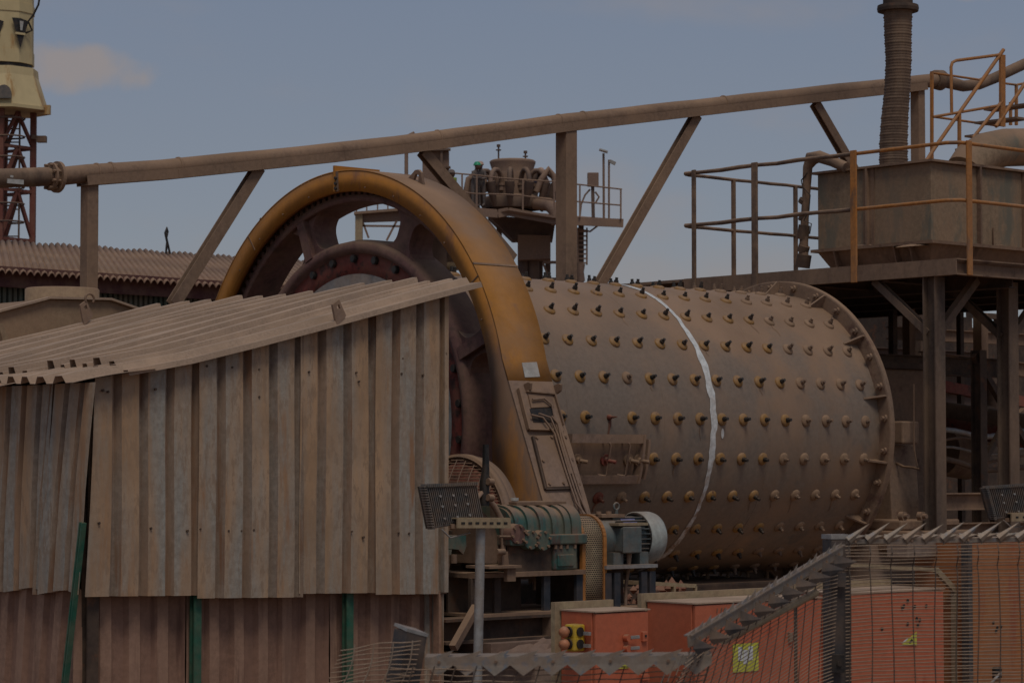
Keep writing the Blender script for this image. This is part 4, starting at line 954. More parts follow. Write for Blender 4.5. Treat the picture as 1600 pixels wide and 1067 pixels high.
for pts in (((711, 271), (745, 274), (778, 278), (817, 281), (866, 284), (900, 288), (972, 296)), ((716, 300), (745, 303), (793, 304), (817, 306), (866, 313), (900, 315), (971, 321))):
    rr_.tube([Q(u, v, -2.3) for u, v in pts], .024, 6)
part('handrail', rr_, M['far_steel'], ct)
for u, v0, v1 in ((722, 272, 328), (745, 274, 328), (817, 281, 330), (866, 284, 340), (906, 288, 340), (970, 296, 342)): part('rail_post', MB().bar(Q(u, v0, -2.3), Q(u, v1, -2.3), .05, .05), M['far_steel'], ct)
mb = MB()
for s_ in (0, 14): mb.bar(Q(903+s_, 356, -1), Q(903+s_, 414, -1), .05, .05)
for v in range(362, 414, 7): mb.bar(Q(903, v, -1), Q(917, v, -1), .04, .04)
mb.tube([Q(u, v, -1) for u, v in ((902, 358), (922, 362), (935, 352))], .03, 5).tube([Q(u, v, -1) for u, v in ((908, 412), (906, 425), (908, 440))], .12, 6)
part('caged_ladder', mb, M['far_steel'], ct)
# cyclone cluster
cc = thing('cyclone_cluster', 'ring of hydrocyclones with gooseneck hoses round a flared drum on the far tower', 'cyclone cluster', tuple(Q(801, 327)), plant=False)
c0 = Q(801, 300); zq = lambda v: Q(801, v).z
part('drum', MB().lathe([(zq(328), .62), (zq(305), .66), (zq(272), .62), (zq(268), .60), (zq(256), .68), (zq(253), .69), (zq(251), .64), (zq(250), 0)], (c0.x, c0.y, 0), 'z', 28), M['far_steel'], cc)
part('feed_ring', MB().lathe([(zq(327), .9), (zq(312), .95), (zq(306), .7)], (c0.x, c0.y, 0), 'z', 24), M['far_dark'], cc)
for k in range(14):
    a = R(360/14*k+9); dx, dy = math.cos(a), math.sin(a); P = []
    for t in range(9):
        b = R(-25+26*t); r_ = .98-.34*math.cos(b); z = zq(292)+.42*math.sin(b)
        P.append((c0.x+dx*r_, c0.y+dy*r_, z))
    hz = part('gooseneck', MB().tube(P, .075, 8), M['far_dark' if k % 3 else 'far_steel'], cc)
    part('clamp', MB().cyl(Vector(P[1])-Vector((0, 0, .03)), Vector(P[1])+Vector((0, 0, .03)), .11, n=10), M['far_steel'], cc, sub=hz)
    part('cyclone_body', MB().tube([(c0.x+dx*1.32, c0.y+dy*1.32, zq(290)), (c0.x+dx*1.25, c0.y+dy*1.25, zq(304)), (c0.x+dx*1.05, c0.y+dy*1.05, zq(327))], [.14, .13, .05], 10), M['far_dark'], cc, sub=hz)
for u, v0 in ((779, 226), (821, 236)):
    v1 = 254; part('valve_stem', MB().cyl(Q(u, v1, -.2), Q(u, v0, -.2), .025, n=8).cyl(Q(u, v0+8, -.2), Q(u, v0+9.5, -.2), .08, n=10).cyl(Q(u, v0+4, -.2), Q(u, v0, -.2), .055, n=8), M['far_dark'], cc)
part('feed_pipe', MB().tube([Q(838, 318, -.8), Q(858, 320, -1.2), Q(868, 330, -1.4), Q(872, 350, -1.4)], .2, 12), M['far_steel'], cc)
part('side_hose', MB().tube([Q(733, 318, -1), Q(728, 300, -1), Q(732, 280, -1), Q(746, 272, -1), Q(756, 280, -1), Q(760, 300, -1)], .09, 8), M['far_steel'], cc)
part('side_hose', MB().tube([Q(838, 300, -1), Q(846, 280, -1), Q(858, 264, -1), Q(866, 276, -1), Q(868, 300, -1)], .09, 8), M['far_steel'], cc)
# control box, lamps
bx = thing('control_box', 'grey-brown control box on a post on the far deck', 'box', tuple(Q(926, 340, -1)), plant=False)
part('box', MB().box(Q(926.5, 281, -1), (.33, .25, .40)), M['far_steel'], bx, bevel=.02); part('post', MB().bar(Q(926, 291, -1), Q(927, 340, -1), .1, .08), M['far_dark'], bx)
part('pipes', MB().tube([Q(u, v, -1) for u, v in ((922, 296), (914, 305), (908, 320), (906, 340))], .03, 6).tube([Q(u, v, -1) for u, v in ((930, 300), (936, 308), (930, 318))], .03, 6), M['far_steel'], bx)
l1 = thing('solar_lamp', 'taller far lamp post topped by a tilted flat panel', 'lamp post', tuple(Q(943, 341, -.8)), plant=False)
part('pole', MB().cyl(Q(943.5, 341, -.8), Q(943, 240, -.8), .035, n=8), M['far_steel'], l1); part('panel', MB().box(Q(943, 236, -.8), (.26, .35, .04), Matrix.Rotation(R(18), 3, 'Y')), M['silver'], l1)
l2 = thing('lamp_post', 'shorter far lamp post with a lamp head bent to the right', 'lamp post', tuple(Q(952, 341, -.8)), plant=False)
part('pole', MB().cyl(Q(951.5, 341, -.8), Q(951.5, 250, -.8), .03, n=8), M['far_steel'], l2); part('lamp_head', MB().box(Q(957, 254, -.8), (.2, .14, .09), Matrix.Rotation(R(25), 3, 'Y')), M['galv'], l2)
ck = thing('duct_stack', 'square brown duct standing left of the cyclones far behind the arch', 'duct', tuple(Q(680, 723, 2))[:2]+(GZ,), plant=False)
part('duct', MB().prism([Q(660, 235, 2), Q(701, 233, 2), Q(701, 330, 2), Q(660, 330, 2)], (0, .7, 0)), M['far_steel'], ck)
part('band', MB().bar(Q(656, 235, 1.9), Q(704, 234, 1.9), .2, .06).bar(Q(690, 234, 1.9), Q(690, 330, 1.9), .07, .1).bar(Q(690, 262, 1.9), Q(704, 262, 1.9), .3, .05), M['far_dark'], ck)
part('leg', MB().bb((Q(664, 330, 2).x, DC+2.05, GZ), (Q(698, 330, 2).x, DC+2.6, Q(0, 329, 2).z)), M['far_dark'], ck)
part('vent_pipe', MB().tube([Q(635, 325, 1), Q(635, 222, 1), Q(640, 212, 1), Q(648, 208, 1)], .06, 7), M['far_steel'], ck)
wf = thing('walkway_frame', 'far steel walkway bridge seen through the openings of the gear', 'walkway', tuple(Q(600, 723, 1))[:2]+(GZ,), plant=False)
part('beam', MB().prism([Q(556, 333, 1), Q(700, 322, 1), Q(700, 342, 1), Q(556, 347, 1)], (0, .3, 0)), M['far_steel'], wf)
part('top_plate', MB().prism([Q(553, 331, .8), Q(702, 319, .8), Q(702, 323, .8), Q(553, 335, .8)], (0, 1.2, 0)), M['panel'], wf)
part('column', MB().bar(Q(561, 335, 1), (Q(561, 335, 1).x, DC+1, GZ), .22, .2), M['bracket'], wf)
part('column', MB().bar(Q(645, 335, 1), (Q(645, 335, 1).x, DC+1, GZ), .22, .2), M['far_steel'], wf)
mb = MB()
for a, b in (((566, 345), (576, 372)), ((620, 345), (604, 376)), ((566, 353), (640, 354)), ((650, 358), (700, 362)), ((690, 345), (665, 380))): mb.bar(Q(*a, 1), Q(*b, 1), .06, .06)
part('bracing', mb, M['far_steel'], wf)
mb = MB()
for u in (557, 573, 590, 606, 622, 640): mb.bar(Q(u, 333, 1), Q(u, 300, 1), .04, .04)
mb.bar(Q(555, 302, 1), Q(700, 292, 1), .04, .04)
part('handrail', mb, M['far_steel'], wf)
mc = thing('conveyor_run', 'far brown conveyor and pipe low behind the gear', 'conveyor', tuple(Q(700, 400, 3)), plant=False)
part('frame', MB().prism([Q(640, 386, 3), Q(760, 388, 3), Q(760, 408, 3), Q(640, 408, 3)], (0, .8, 0)), M['far_steel'], mc)
part('pipe', MB().tube([Q(640, 416, 2.5), Q(770, 416, 2.5)], .13, 8), M['bracket'], mc)
mb = MB()
for u in range(645, 765, 8): mb.bar(Q(u, 387, 2.8), Q(u, 372, 2.8), .03, .03)
mb.bar(Q(640, 373, 2.8), Q(765, 373, 2.8), .03, .03)
part('railing', mb, M['far_steel'], mc)
for u in (655, 700, 745): part('trestle', MB().bar(Q(u, 408, 3.2), (Q(u, 408, 3.2).x, DC+3.2, GZ), .2, .2), M['far_dark'], mc)
# people on the deck
def person(lb, foot, h, hat, top, face=0., bend=.0, arm=.0):
    t = thing('person', lb, 'person', foot, plant=False, group='people on the far deck'); b = Vector(foot); s_ = h/1.75
    def J(x, y, z): 
        y2 = y-bend*max(0, z-.95)*.6
        c_, q_ = math.cos(face), math.sin(face); return (b+Vector(((x*c_-y2*q_), (x*q_+y2*c_), z))*s_)-b
    vs = [J(0, 0, .95), J(0, 0, 1.15), J(0, 0, 1.40), J(0, 0, 1.50), J(0, -.02, 1.60), J(0, -.02, 1.70)]
    rad = [(.15, .11), (.145, .10), (.17, .11), (.06, .06), (.085, .10), (.08, .09)]
    es = [(i, i+1) for i in range(5)]
    for s in (-1, 1):
        k = len(vs)
        vs += [J(s*.10, 0, .88), J(s*.11, -.01, .5), J(s*.11, .01, .1), J(s*.12, -.13, .04)]; rad += [(.095, .09), (.065, .065), (.05, .05), (.045, .04)]
        es += [(0, k), (k, k+1), (k+1, k+2), (k+2, k+3)]
        vs += [J(s*.20, 0, 1.42), J(s*.25, -.03-.1*arm, 1.15), J(s*.22, -.2-.25*arm, 1.02+.25*arm), J(s*.21, -.28-.27*arm, 1.02+.28*arm)]; rad += [(.065, .065), (.05, .05), (.038, .038), (.04, .03)]
        es += [(2, k+4), (k+4, k+5), (k+5, k+6), (k+6, k+7)]
    me = bpy.data.meshes.new('body'); me.from_pydata([tuple(v) for v in vs], es, []); me.materials.append(M[top])
    o = bpy.data.objects.new('body', me); col.objects.link(o); o.parent = t
    sk = o.modifiers.new('skin', 'SKIN'); sk.use_smooth_shade = True
    if not me.skin_vertices: me.skin_vertices.new()
    for d, r_ in zip(me.skin_vertices[0].data, rad): d.radius = (r_[0]*s_, r_[1]*s_)
    me.skin_vertices[0].data[0].use_root = True
    o.modifiers.new('smooth', 'SUBSURF').levels = 1; o.modifiers['smooth'].render_levels = 2
    hd = Vector(J(0, -.02, 1.66))+b
    part('face', MB().lathe([(-.10, .0), (-.09, .05), (-.03, .088), (.04, .092), (.08, .05)], hd+Vector(J(0, -.03, 0)), 'z', 12), M['skin'], t)
    part('helmet', MB().lathe([(.03, .115), (.04, .118), (.045, .108), (.09, .10), (.13, .065), (.145, .0)], hd, 'z', 16), M[hat], t)
    return t
ft = lambda u, d: (Q(u, 0, d).x, DC+d, Q(0, 326, d).z+.04)
p1_ = person('person in a green helmet and grey overalls leaning beside the cyclones', ft(741, -1.5), 1.25, 'helmet', 'cloth_grey', R(60), .3, .6)
p2_ = person('person in a tan helmet next to the one in green helmet', ft(753, -1.2), 1.27, 'helmet_tan', 'cloth_grey', R(-40), .2, .4)
p3_ = person('person in a black vest with a yellow-green stripe near the duct', ft(705, -1.3), 1.02, 'cloth_grey', 'vest', R(90), .0, .3)
b_ = Vector(p3_['base']); part('vest_stripe', MB().lathe([(-.09, .165), (.06, .172)], b_+Vector((0, 0, .80)), 'z', 14), M['hivis'], p3_)
p4_ = person('person in blue overalls behind the right-hand hoses', ft(849, -.3), 1.1, 'helmet_tan', 'cloth_blue', R(-100), .25, .6)

# ================================================================ DRIVE TRAIN
YD = -2.75
fr_ = thing('drive_stand', 'dirt-caked dark steel stand under the motor and green gearbox', 'stand', (0, YD, FZ))
zt1 = at(880, 893, 'y', -3.0).z; zbm = at(880, 957, 'y', -3.05).z
X = lambda u, y=-3.0, v=900: at(u, v, 'y', y).x
part('base_beam', MB().ibeam((X(690, -3.05), -3.0, (zbm+FZ+.09)/2), (X(886, -3.05), -3.0, (zbm+FZ+.09)/2), .2, zbm-FZ-.09, .02).ibeam((X(690), -2.45, (zbm+FZ)/2), (X(1025), -2.45, (zbm+FZ)/2), .2, zbm-FZ, .02), M['dark'], fr_)
part('shelf_plate', MB().bb((X(735), -3.1, zbm), (X(1025, -3.05), -2.3, zbm+.02)), M['brown'], fr_)
part('end_web', MB().bb((X(846), -3.1, FZ+.05), (X(846)+.02, -2.9, zbm-.01)).bb((X(883), -3.1, FZ+.02), (X(883)+.05, -2.4, zbm-.02)), M['flange'], fr_)
part('foot_plate', MB().bb((X(735), -3.22, FZ+.02), (X(880), -2.8, FZ+.09)), M['soil'], fr_)
for u, m_ in ((738, 'dark'), (775, 'dark'), (852, 'grease'), (903, 'grease'), (948, 'grease'), (962, 'grease'), (1004, 'grease'), (1017, 'grease')):
    part('upright', MB().bb((X(u)-.03, -3.02, zbm+.02), (X(u)+.03, -2.99, zt1-.02)), M[m_], fr_)
part('web', MB().bb((X(736), -2.75, zbm+.02), (X(850), -2.73, zt1-.02)), M['dark'], fr_); part('web', MB().bb((X(950), -2.7, zbm+.02), (X(1018), -2.68, zt1-.02)), M['dark'], fr_)
part('gearbox_seat', MB().bb((X(735), -3.05, zt1-.02), (X(908), -2.35, zt1+.012)), M['brown'], fr_)
zt2 = at(980, 882, 'y', -3.0).z
part('motor_seat', MB().bb((X(942), -3.04, zt2-.025), (X(1022), -2.45, zt2)), M['galv'], fr_)
part('step_bracket', MB().bb((X(757, -3.15), -3.2, at(760, 888, 'y', -3.15).z), (X(808, -3.15), -2.95, at(760, 884, 'y', -3.15).z)).bb((X(790, -3.15), -3.17, at(790, 908, 'y', -3.15).z), (X(803, -3.15), -3.13, at(790, 888, 'y', -3.15).z)), M['brown'], fr_)
part('prop', MB().bar(at(744, 948, 'y', -3.1), at(708, 1012, 'y', -3.2), .05, .05), M['brown'], fr_)
# motor
zm = at(1020, 839, 'y', -2.75).z; RC = (at(1020, 799, 'y', YD).z-at(1020, 880, 'y', YD).z)/2
xe_ = X(1047, YD-RC, 840); xl_ = X(1020, YD-RC, 840); xb = X(938, YD-RC*.85, 840)
mt = thing('electric_motor', 'grey electric motor with a pale round fan cowl in front of the mill', 'motor', (xb, YD, zt2))
A0 = (0, YD, zm); rb = RC*.83
part('fan_cowl', MB().lathe([(xl_, RC*.97), (xl_+.004, RC), (xe_-.05, RC), (xe_-.02, RC*.96), (xe_, RC*.8), (xe_+.004, 0)], A0, n=48), M['cowl'], mt)
part('cowl_rim', MB().lathe([(xl_-.004, RC*.88), (xl_-.004, RC*.965), (xl_+.01, RC*.965)], A0, n=48), M['black'], mt)
part('frame', MB().lathe([(xb+.05, rb*.9), (xb+.06, rb), (xl_-.03, rb), (xl_-.02, rb*.7)], A0, n=48), M['motor'], mt)
part('end_bell', MB().lathe([(xb-.03, rb*.45), (xb-.02, rb*.8), (xb+.02, rb*1.08), (xb+.05, rb*1.10), (xb+.06, rb)], A0, n=40), M['motor'], mt)
for k in range(30):
    a = 12*k
    if 62 < a < 118: continue
    n_ = cy(0, a, 1)-Vector(O0); c_ = Vector(A0)
    part('cooling_fin', MB().prism([c_+n_*(rb-.01)+Vector((xb+.2, 0, 0)), c_+n_*(rb+.022)+Vector((xb+.2, 0, 0)), c_+n_*(rb+.022)+Vector((xl_-.01, 0, 0)), c_+n_*(rb-.01)+Vector((xl_-.01, 0, 0))], Vector((0, -n_.z, n_.y))*.006), M['motor'], mt)
tb0, tb1 = at(973, 824, 'y', YD-rb-.07), at(1000, 862, 'y', YD-rb-.07)
tbx = part('terminal_box', MB().bb((tb0.x, YD-rb-.07, tb1.z), (tb1.x, YD-rb+.05, tb0.z)), M['motor'], mt, bevel=.012)
part('lid', MB().bb((tb0.x-.006, YD-rb-.085, tb1.z-.006), (tb1.x+.006, YD-rb-.068, tb0.z+.006)), M['motor'], mt, sub=tbx, bevel=.008)
part('box_hood', MB().bb((X(958, YD-rb, 818), YD-rb-.06, at(960, 821, 'y', YD-rb).z), (X(1004, YD-rb, 818), YD-rb+.1, at(960, 817, 'y', YD-rb).z)), M['bracket'], mt)
a = 52; n_ = cy(0, a, 1)-Vector(O0); s_ = Vector((0, -n_.z, n_.y)); c_ = Vector(A0)+n_*(rb+.004)
x0_, x1_ = X(970, YD-rb*.6, 811), X(992, YD-rb*.6, 811)
part('nameplate', MB().prism([c_+Vector((x0_, 0, 0))-s_*.035, c_+Vector((x1_, 0, 0))-s_*.035, c_+Vector((x1_, 0, 0))+s_*.035, c_+Vector((x0_, 0, 0))+s_*.035], n_*.004), M['blue'], mt)
ce = at(963, 791, 'y', YD); part('lifting_eye', MB().tube([ce+Vector((.026*math.cos(R(30*k)), 0, .026*math.sin(R(30*k)))) for k in range(12)], .009, 8, closed=True).cyl(ce+Vector((0, 0, -.075)), ce+Vector((0, 0, -.022)), .014, n=8), M['motor'], mt)
part('top_plate', MB().bb((X(926, YD, 800), YD-.10, zm+rb-.005), (X(962, YD, 800), YD+.10, zm+rb+.018)), M['brown'], mt)
for u in (935, 951): part('bolt', MB().hexn((X(u, YD-.05, 798), YD-.05, zm+rb+.018), (0, 0, 1), .022, .022), M['brown'], mt)
part('feet', MB().bb((xb+.1, YD-.2, zt2), (xb+.2, YD+.2, zm-rb*.6)).bb((xl_-.14, YD-.2, zt2), (xl_-.05, YD+.2, zm-rb*.6)), M['motor'], mt)
P = [at(u, v, 'y', YD-rb-.02) for u, v in ((983, 864), (982, 885), (978, 915), (977, 960))]
part('power_cable', MB().tube(P, [.022, .015, .013, .013], 8), M['panel'], mt)
# belt guard
bg_ = thing('belt_guard', 'tall perforated belt guard with yellow edges between motor and green gearbox', 'belt guard', (X(925), YD, zbm))
YF = -3.0; gx0, gx1 = X(908, YF), X(946, YF); zb_ = zbm+.03; ztp = at(926, 806, 'y', YF+.16).z
Pp = [(YF, zb_), (YF, zb_+.2)]+[(YF+.17-.17*math.cos(R(a)), ztp-.17+.17*math.sin(R(a))) for a in range(0, 91, 9)]+[(YD+.25, ztp)]
n = len(Pp); V_ = [(gx0+.02, *p) for p in Pp]+[(gx1-.02, *p) for p in Pp]
part('punched_strip', MB().add(V_, [(i, i+1, n+i+1, n+i) for i in range(n-1)], True), M['punched'], bg_, solid=.006)
for xx in (gx0, gx1-.03):
    V_ = []
    for yy, zz_ in Pp: V_ += [(xx, yy-.012, zz_+.0)]
    mb = MB()
    for i in range(n-1): mb.bar(Vector((xx+.015, *Pp[i])), Vector((xx+.015, *Pp[i+1])), .03, .03, (1, 0, 0))
    part('edge_strip', mb, M['orange_rail'], bg_)
part('side_sheet', MB().prism([(gx0+.01, *p) for p in Pp]+[(gx0+.01, YD+.25, zb_)], (.006, 0, 0)), M['dark'], bg_)
part('side_sheet', MB().prism([(gx1-.02, *p) for p in Pp]+[(gx1-.02, YD+.25, zb_)], (.006, 0, 0)), M['dark'], bg_)
# gearbox
gbx = thing('gearbox', 'chipped teal-green gearbox with ribbed hood and rust stains', 'gearbox', (X(860), YD, zt1))
g0, g1 = X(792, -2.98), X(905, -2.98); zf1, zf0 = at(885, 834, 'y', -3.02).z, at(885, 850, 'y', -3.02).z
ztop_ = at(835, 787, 'y', YD).z; hr_ = ztop_-zf1
def hood(xa, xb_, k): 
    P_ = [(YD-.27*k*math.copysign(abs(math.cos(R(a)))**.62, math.cos(R(a))), zf1+hr_*k*max(0, math.sin(R(a)))**.7) for a in range(0, 181, 10)]
    m = len(P_); V_ = [(xa, *p) for p in P_]+[(xb_, *p) for p in P_]
    return MB().add(V_, [(i, i+1, m+i+1, m+i) for i in range(m-1)], True).add(V_, [tuple(range(m))[::-1], tuple(range(m, 2*m))])
hd_ = part('hood', hood(g0+.03, g1-.05, .93), M['teal'], gbx)
for k in range(5):
    xa = g0+.05+(g1-g0-.14)*k/4.7; part('rib', hood(xa, xa+.055, 1.0), M['teal'], gbx, sub=hd_, bevel=.006)
part('end_hump', hood(g1-.11, g1-.02, 1.03), M['teal'], gbx, bevel=.012)
part('split_flange', MB().bb((g0-.02, -3.05, zf0), (g1+.02, -2.42, zf1)), M['teal'], gbx, bevel=.01)
part('casing', MB().bb((g0+.02, -2.98, zt1+.012), (g1-.01, -2.5, zf0)), M['teal'], gbx, bevel=.012)
part('end_block', MB().bb((X(866, -3.03), -3.03, zt1+.014), (X(902, -3.03), -2.9, zf0-.002)), M['teal'], gbx, bevel=.014)
part('end_panel', MB().bb((X(872, -3.04), -3.042, zt1+.04), (X(897, -3.04), -3.028, at(880, 866, 'y', -3.04).z)), M['teal'], gbx, bevel=.006)
for u in (868, 876, 886, 898): part('flange_bolt', MB().hexn((X(u, -3.03, 852), -3.03, zf0), (0, 0, -1), .014, .03), M['brown'], gbx)
part('inspection_lid', MB().bb((X(790, YD, 790), YD-.12, ztop_-.01), (X(868, YD, 790), YD+.15, ztop_+.02)), M['brown'], gbx, bevel=.005)
p = at(803, 784, 'y', YD); part('breather', MB().cyl(p+Vector((0, 0, -.03)), p+Vector((0, 0, .01)), .028, n=12).cyl(p+Vector((0, 0, .01)), p+Vector((0, 0, .03)), .035, n=12), M['silver'], gbx)
part('dark_skirt', MB().bb((g0-.0, -3.0, zt1+.012), (X(862, -3.0), -2.98, zf0)), M['dark'], gbx)
for u, v, r_ in ((806, 834, .075), (826, 843, .072), (845, 844, .075)):
    p = at(u, v, 'y', -3.03); bc = part('bearing_cover', MB().cyl(p+Vector((0, .05, 0)), p+Vector((0, -.03, 0)), r_, r_*.93, n=24), M['gear' if u < 820 else 'teal'], gbx)
    for k in range(6):
        q = p+Vector((r_*.78*math.cos(R(60*k+15)), -.03, r_*.78*math.sin(R(60*k+15)))); part('bolt', MB().hexn(q, (0, -1, 0), .011, .014), M['brown'], gbx, sub=bc)
# coupling guard (mesh wheel cover), slanting cover and hand lever between shed and gearbox
cg = thing('coupling_guard', 'round wire-mesh coupling guard with a wide pale rim beside the shed wall', 'guard', (-1.1, -2.6, FZ))
xg = -1.02; _c = at(718, 827, 'x', xg); yc_, zc_ = _c.y, _c.z
pr_ = at(790, 800, 'x', xg); rg = abs(pr_.y-yc_); rgz = at(736, 708, 'x', xg).z-zc_
rg = .53
part('rim', MB().lathe([(-.02, rg), (.13, rg)], (xg, yc_, zc_), n=64, a0=-40, a1=220), M['panel'], cg, solid=.006)
part('rim_edge', MB().lathe([(-.03, rg-.03), (-.03, rg+.02), (.03, rg+.02), (.03, rg-.03), (-.03, rg-.03)], (xg+.02, yc_, zc_), n=64, a0=-60, a1=240), M['panel'], cg)
def cgp(a, r, x): return Vector((x, yc_-r*math.cos(R(a)), zc_+r*math.sin(R(a))))
# mesh face: close horizontal wires and a few bowed uprights, bulging towards the shed
mb = MB(); rr_g = rg-.02
def bulge(y, z): return xg-.02-.16*max(0, 1-((y-yc_)**2+(z-zc_)**2)/rr_g**2)
for k in range(48):
    z = zc_-.53+k*.0225; h2 = rr_g**2-(z-zc_)**2
    if h2 <= 0: continue
    h = math.sqrt(h2); mb.tube([(bulge(yc_-h+2*h*i/10, z), yc_-h+2*h*i/10, z) for i in range(11)], .0035, 4, False)
for k in range(11):
    y_ = yc_-.48+k*.095; h2 = rr_g**2-(y_-yc_)**2
    if h2 <= 0: continue
    h = math.sqrt(h2); mb.tube([(bulge(y_, zc_-h+2*h*i/10)-.006, y_, zc_-h+2*h*i/10) for i in range(11)], .0045, 4, False)
part('wire_mesh', mb, M['panel'], cg, kind='stuff')
part('rotor', MB().lathe([(-.02, 0), (-.02, rg*.9), (.1, rg*.9), (.1, 0)], (xg, yc_, zc_), n=40), M['gear_red'], cg)
part('hub', MB().cyl((xg, yc_, zc_), (X(800, YD), YD, zm-.04), .12, n=20), M['dark'], cg)
part('support', MB().bb((xg-.3, yc_-.2, FZ), (xg+.05, yc_+.2, zc_)), M['dark'], cg)
P = [at(u, v, 'y', -2.95) for u, v in ((738, 786), (752, 770), (772, 790), (784, 812), (787, 850), (785, 885))]
part('curved_strap', MB().tube(P, .022, 6), M['panel'], cg)
part('slant_cover', MB().prism([at(u, v, 'y', -2.9) for u, v in ((750, 795), (770, 815), (782, 850), (776, 880), (748, 880))], (0, .3, 0)), M['brown'], cg)
part('lever', MB().tube([at(u, v, 'y', -2.95) for u, v in ((757, 790), (757, 752), (759, 735), (759, 694))], [.035, .035, .026, .022], 10), M['black'], cg)
part('lever_clamps', MB().cyl(at(762, 752, 'y', -3.0), at(770, 753, 'y', -3.0), .025, n=8).cyl(at(762, 777, 'y', -3.0), at(770, 778, 'y', -3.0), .025, n=8), M['brown'], cg)
part('pivot', MB().bar(at(787, 890, 'y', -3.1), at(785, 862, 'y', -3.1), .06, .05), M['brown'], cg)
part('pivot_pin', MB().cyl(at(776, 862, 'y', -3.15), at(788, 862, 'y', -3.15), .022, n=8), M['brown'], cg)
part('pivot_pin', MB().cyl(at(780, 838, 'y', -3.15), at(797, 838, 'y', -3.15), .008, n=8), M['brown'], cg)
pbx = thing('pinion_bearing', 'teal bearing pedestal half hidden behind the shed corner', 'bearing', (-1.5, -2.85, FZ))
q = lambda u, v: at(u, v, 'y', -2.85)
part('cap', MB().prism([q(690, 836), (q(728, 836)), q(729, 853), q(724, 866), q(716, 858), q(690, 856)], (0, .4, 0)), M['teal'], pbx)
part('leg', MB().prism([q(694, 858), q(706, 858), q(700, 905), q(692, 930), q(688, 930)], (0, .3, 0)), M['teal'], pbx)
part('bolt', MB().hexn(q(706, 866)+Vector((0, -.02, 0)), (0, 0, -1), .025, .06), M['brown'], pbx)

# ================================================================ RUSTY BIN OF ROCKS BEHIND THE MOTOR
rb_ = thing('rock_bin', 'shallow angle-iron bin of reddish rocks beyond the motor stand', 'bin', (2.2, -1.9, FZ))
q = lambda u, v: at(u, v, 'y', -2.0)
a, b = q(1016, 911), q(1086, 915)
part('frame', MB().bar(a, b, .03, .03).bar(q(1052, 913), q(1052, 948), .02, .04, (0, 1, 0)).bar(b, q(1086, 948), .02, .03, (0, 1, 0)).bar(a, a+Vector((0, .5, 0)), .03, .03).bar(b, b+Vector((0, .5, 0)), .03, .03), M['bracket'], rb_)
part('floor', MB().bb((a.x, -2.0, a.z-.3), (b.x, -1.5, a.z-.26)).bb((a.x+.1, -1.9, FZ), (a.x+.2, -1.6, a.z-.3)).bb((b.x-.2, -1.9, FZ), (b.x-.1, -1.6, a.z-.3)), M['dark'], rb_)
rnd = random.Random(4); mb = MB()
for k in range(70):
    c_ = Vector((rnd.uniform(a.x+.05, b.x-.03), rnd.uniform(-1.97, -1.55), a.z-.25+.2*rnd.random())); r_ = rnd.uniform(.03, .085)
    pts = [c_+Vector((rnd.uniform(-1, 1), rnd.uniform(-1, 1), rnd.uniform(-1, 1))).normalized()*r_*rnd.uniform(.7, 1.2) for _ in range(6)]
    mb.add([c_+Vector(d)*r_*rnd.uniform(.75, 1.15) for d in ((1, 0, 0), (0, 1, 0), (-1, 0, 0), (0, -1, 0), (0, 0, 1), (0, 0, -1))], [(0, 1, 4), (1, 2, 4), (2, 3, 4), (3, 0, 4), (1, 0, 5), (2, 1, 5), (3, 2, 5), (0, 3, 5)])
part('rocks', mb, M['rock'], rb_, kind='stuff')

# ================================================================ CABINETS
YC = -5.5
def cab(lb, u0, u1, v0, dep, m='cabinet', back=True, group=None, v1=None):
    a = at(u0, v0, 'y', YC); x1_ = at(u1, v0, 'y', YC).x; zt_c = a.z
    t = thing('electrical_cabinet', lb, 'cabinet', ((a.x+x1_)/2, YC, GZ))
    part('case', MB().bb((a.x, YC+.03, -1.55), (x1_, YC+dep, zt_c)), M[m], t, bevel=.006)
    part('door', MB().bb((a.x+.004, YC, -1.53), (x1_-.004, YC+.026, zt_c-.006)), M[m], t, bevel=.006)
    part('dust_cap', MB().bb((a.x-.006, YC-.006, zt_c), (x1_+.006, YC+dep+.005, zt_c+.008)), M['roof'], t)
    part('stand', MB().bb((a.x+.05, YC+.06, GZ), (a.x+.1, YC+.12, -1.55)).bb((x1_-.1, YC+.06, GZ), (x1_-.05, YC+.12, -1.55)), M['galv'], t)
    if back: part('back_board', MB().bb((a.x-.04, YC+dep+.01, GZ), (x1_-.0, YC+dep+.045, zt_c+.05)), M['bracket'], t)
    return t, a.x, x1_, zt_c
c1, xa, xb_, zc1 = cab('small orange control cabinet with two yellow stop buttons on its side', 930, 1014, 957, .30)
for v, lb in ((984, None), (996, None)): pass
q = lambda u, v: at(u, v, 'y', YC-.004)
for u, v, w, h, m in ((977, 996, .03, .03, 'cabinet'), (977, 1013, .03, .03, 'cabinet')):
    p = q(u, v); h_ = part('door_handle', MB().cyl(p, p+Vector((0, -.035, 0)), .022, n=14), M[m], c1)
    part('lever', MB().box(p+Vector((.045, -.035, .004)), (.07, .016, .02)), M['galv'], c1, sub=h_, bevel=.003)
p = q(1006, 994); part('latch', MB().box(p, (.04, .03, .06)), M['cabinet'], c1, bevel=.004); part('key_hole', MB().cyl(p+Vector((0, -.015, .005)), p+Vector((0, -.02, .005)), .008, n=8), M['black'], c1)
part('yellow_sticker', MB().bb((q(962, 1030).x, YC-.006, q(970, 1044).z), (q(982, 1030).x, YC-.003, q(970, 1034).z)), M['label'], c1)
part('hose_stub', MB().bb((q(1000, 1050).x, YC-.02, q(1000, 1062).z), (q(1012, 1050).x, YC, q(1000, 1054).z)), M['cabinet'], c1)
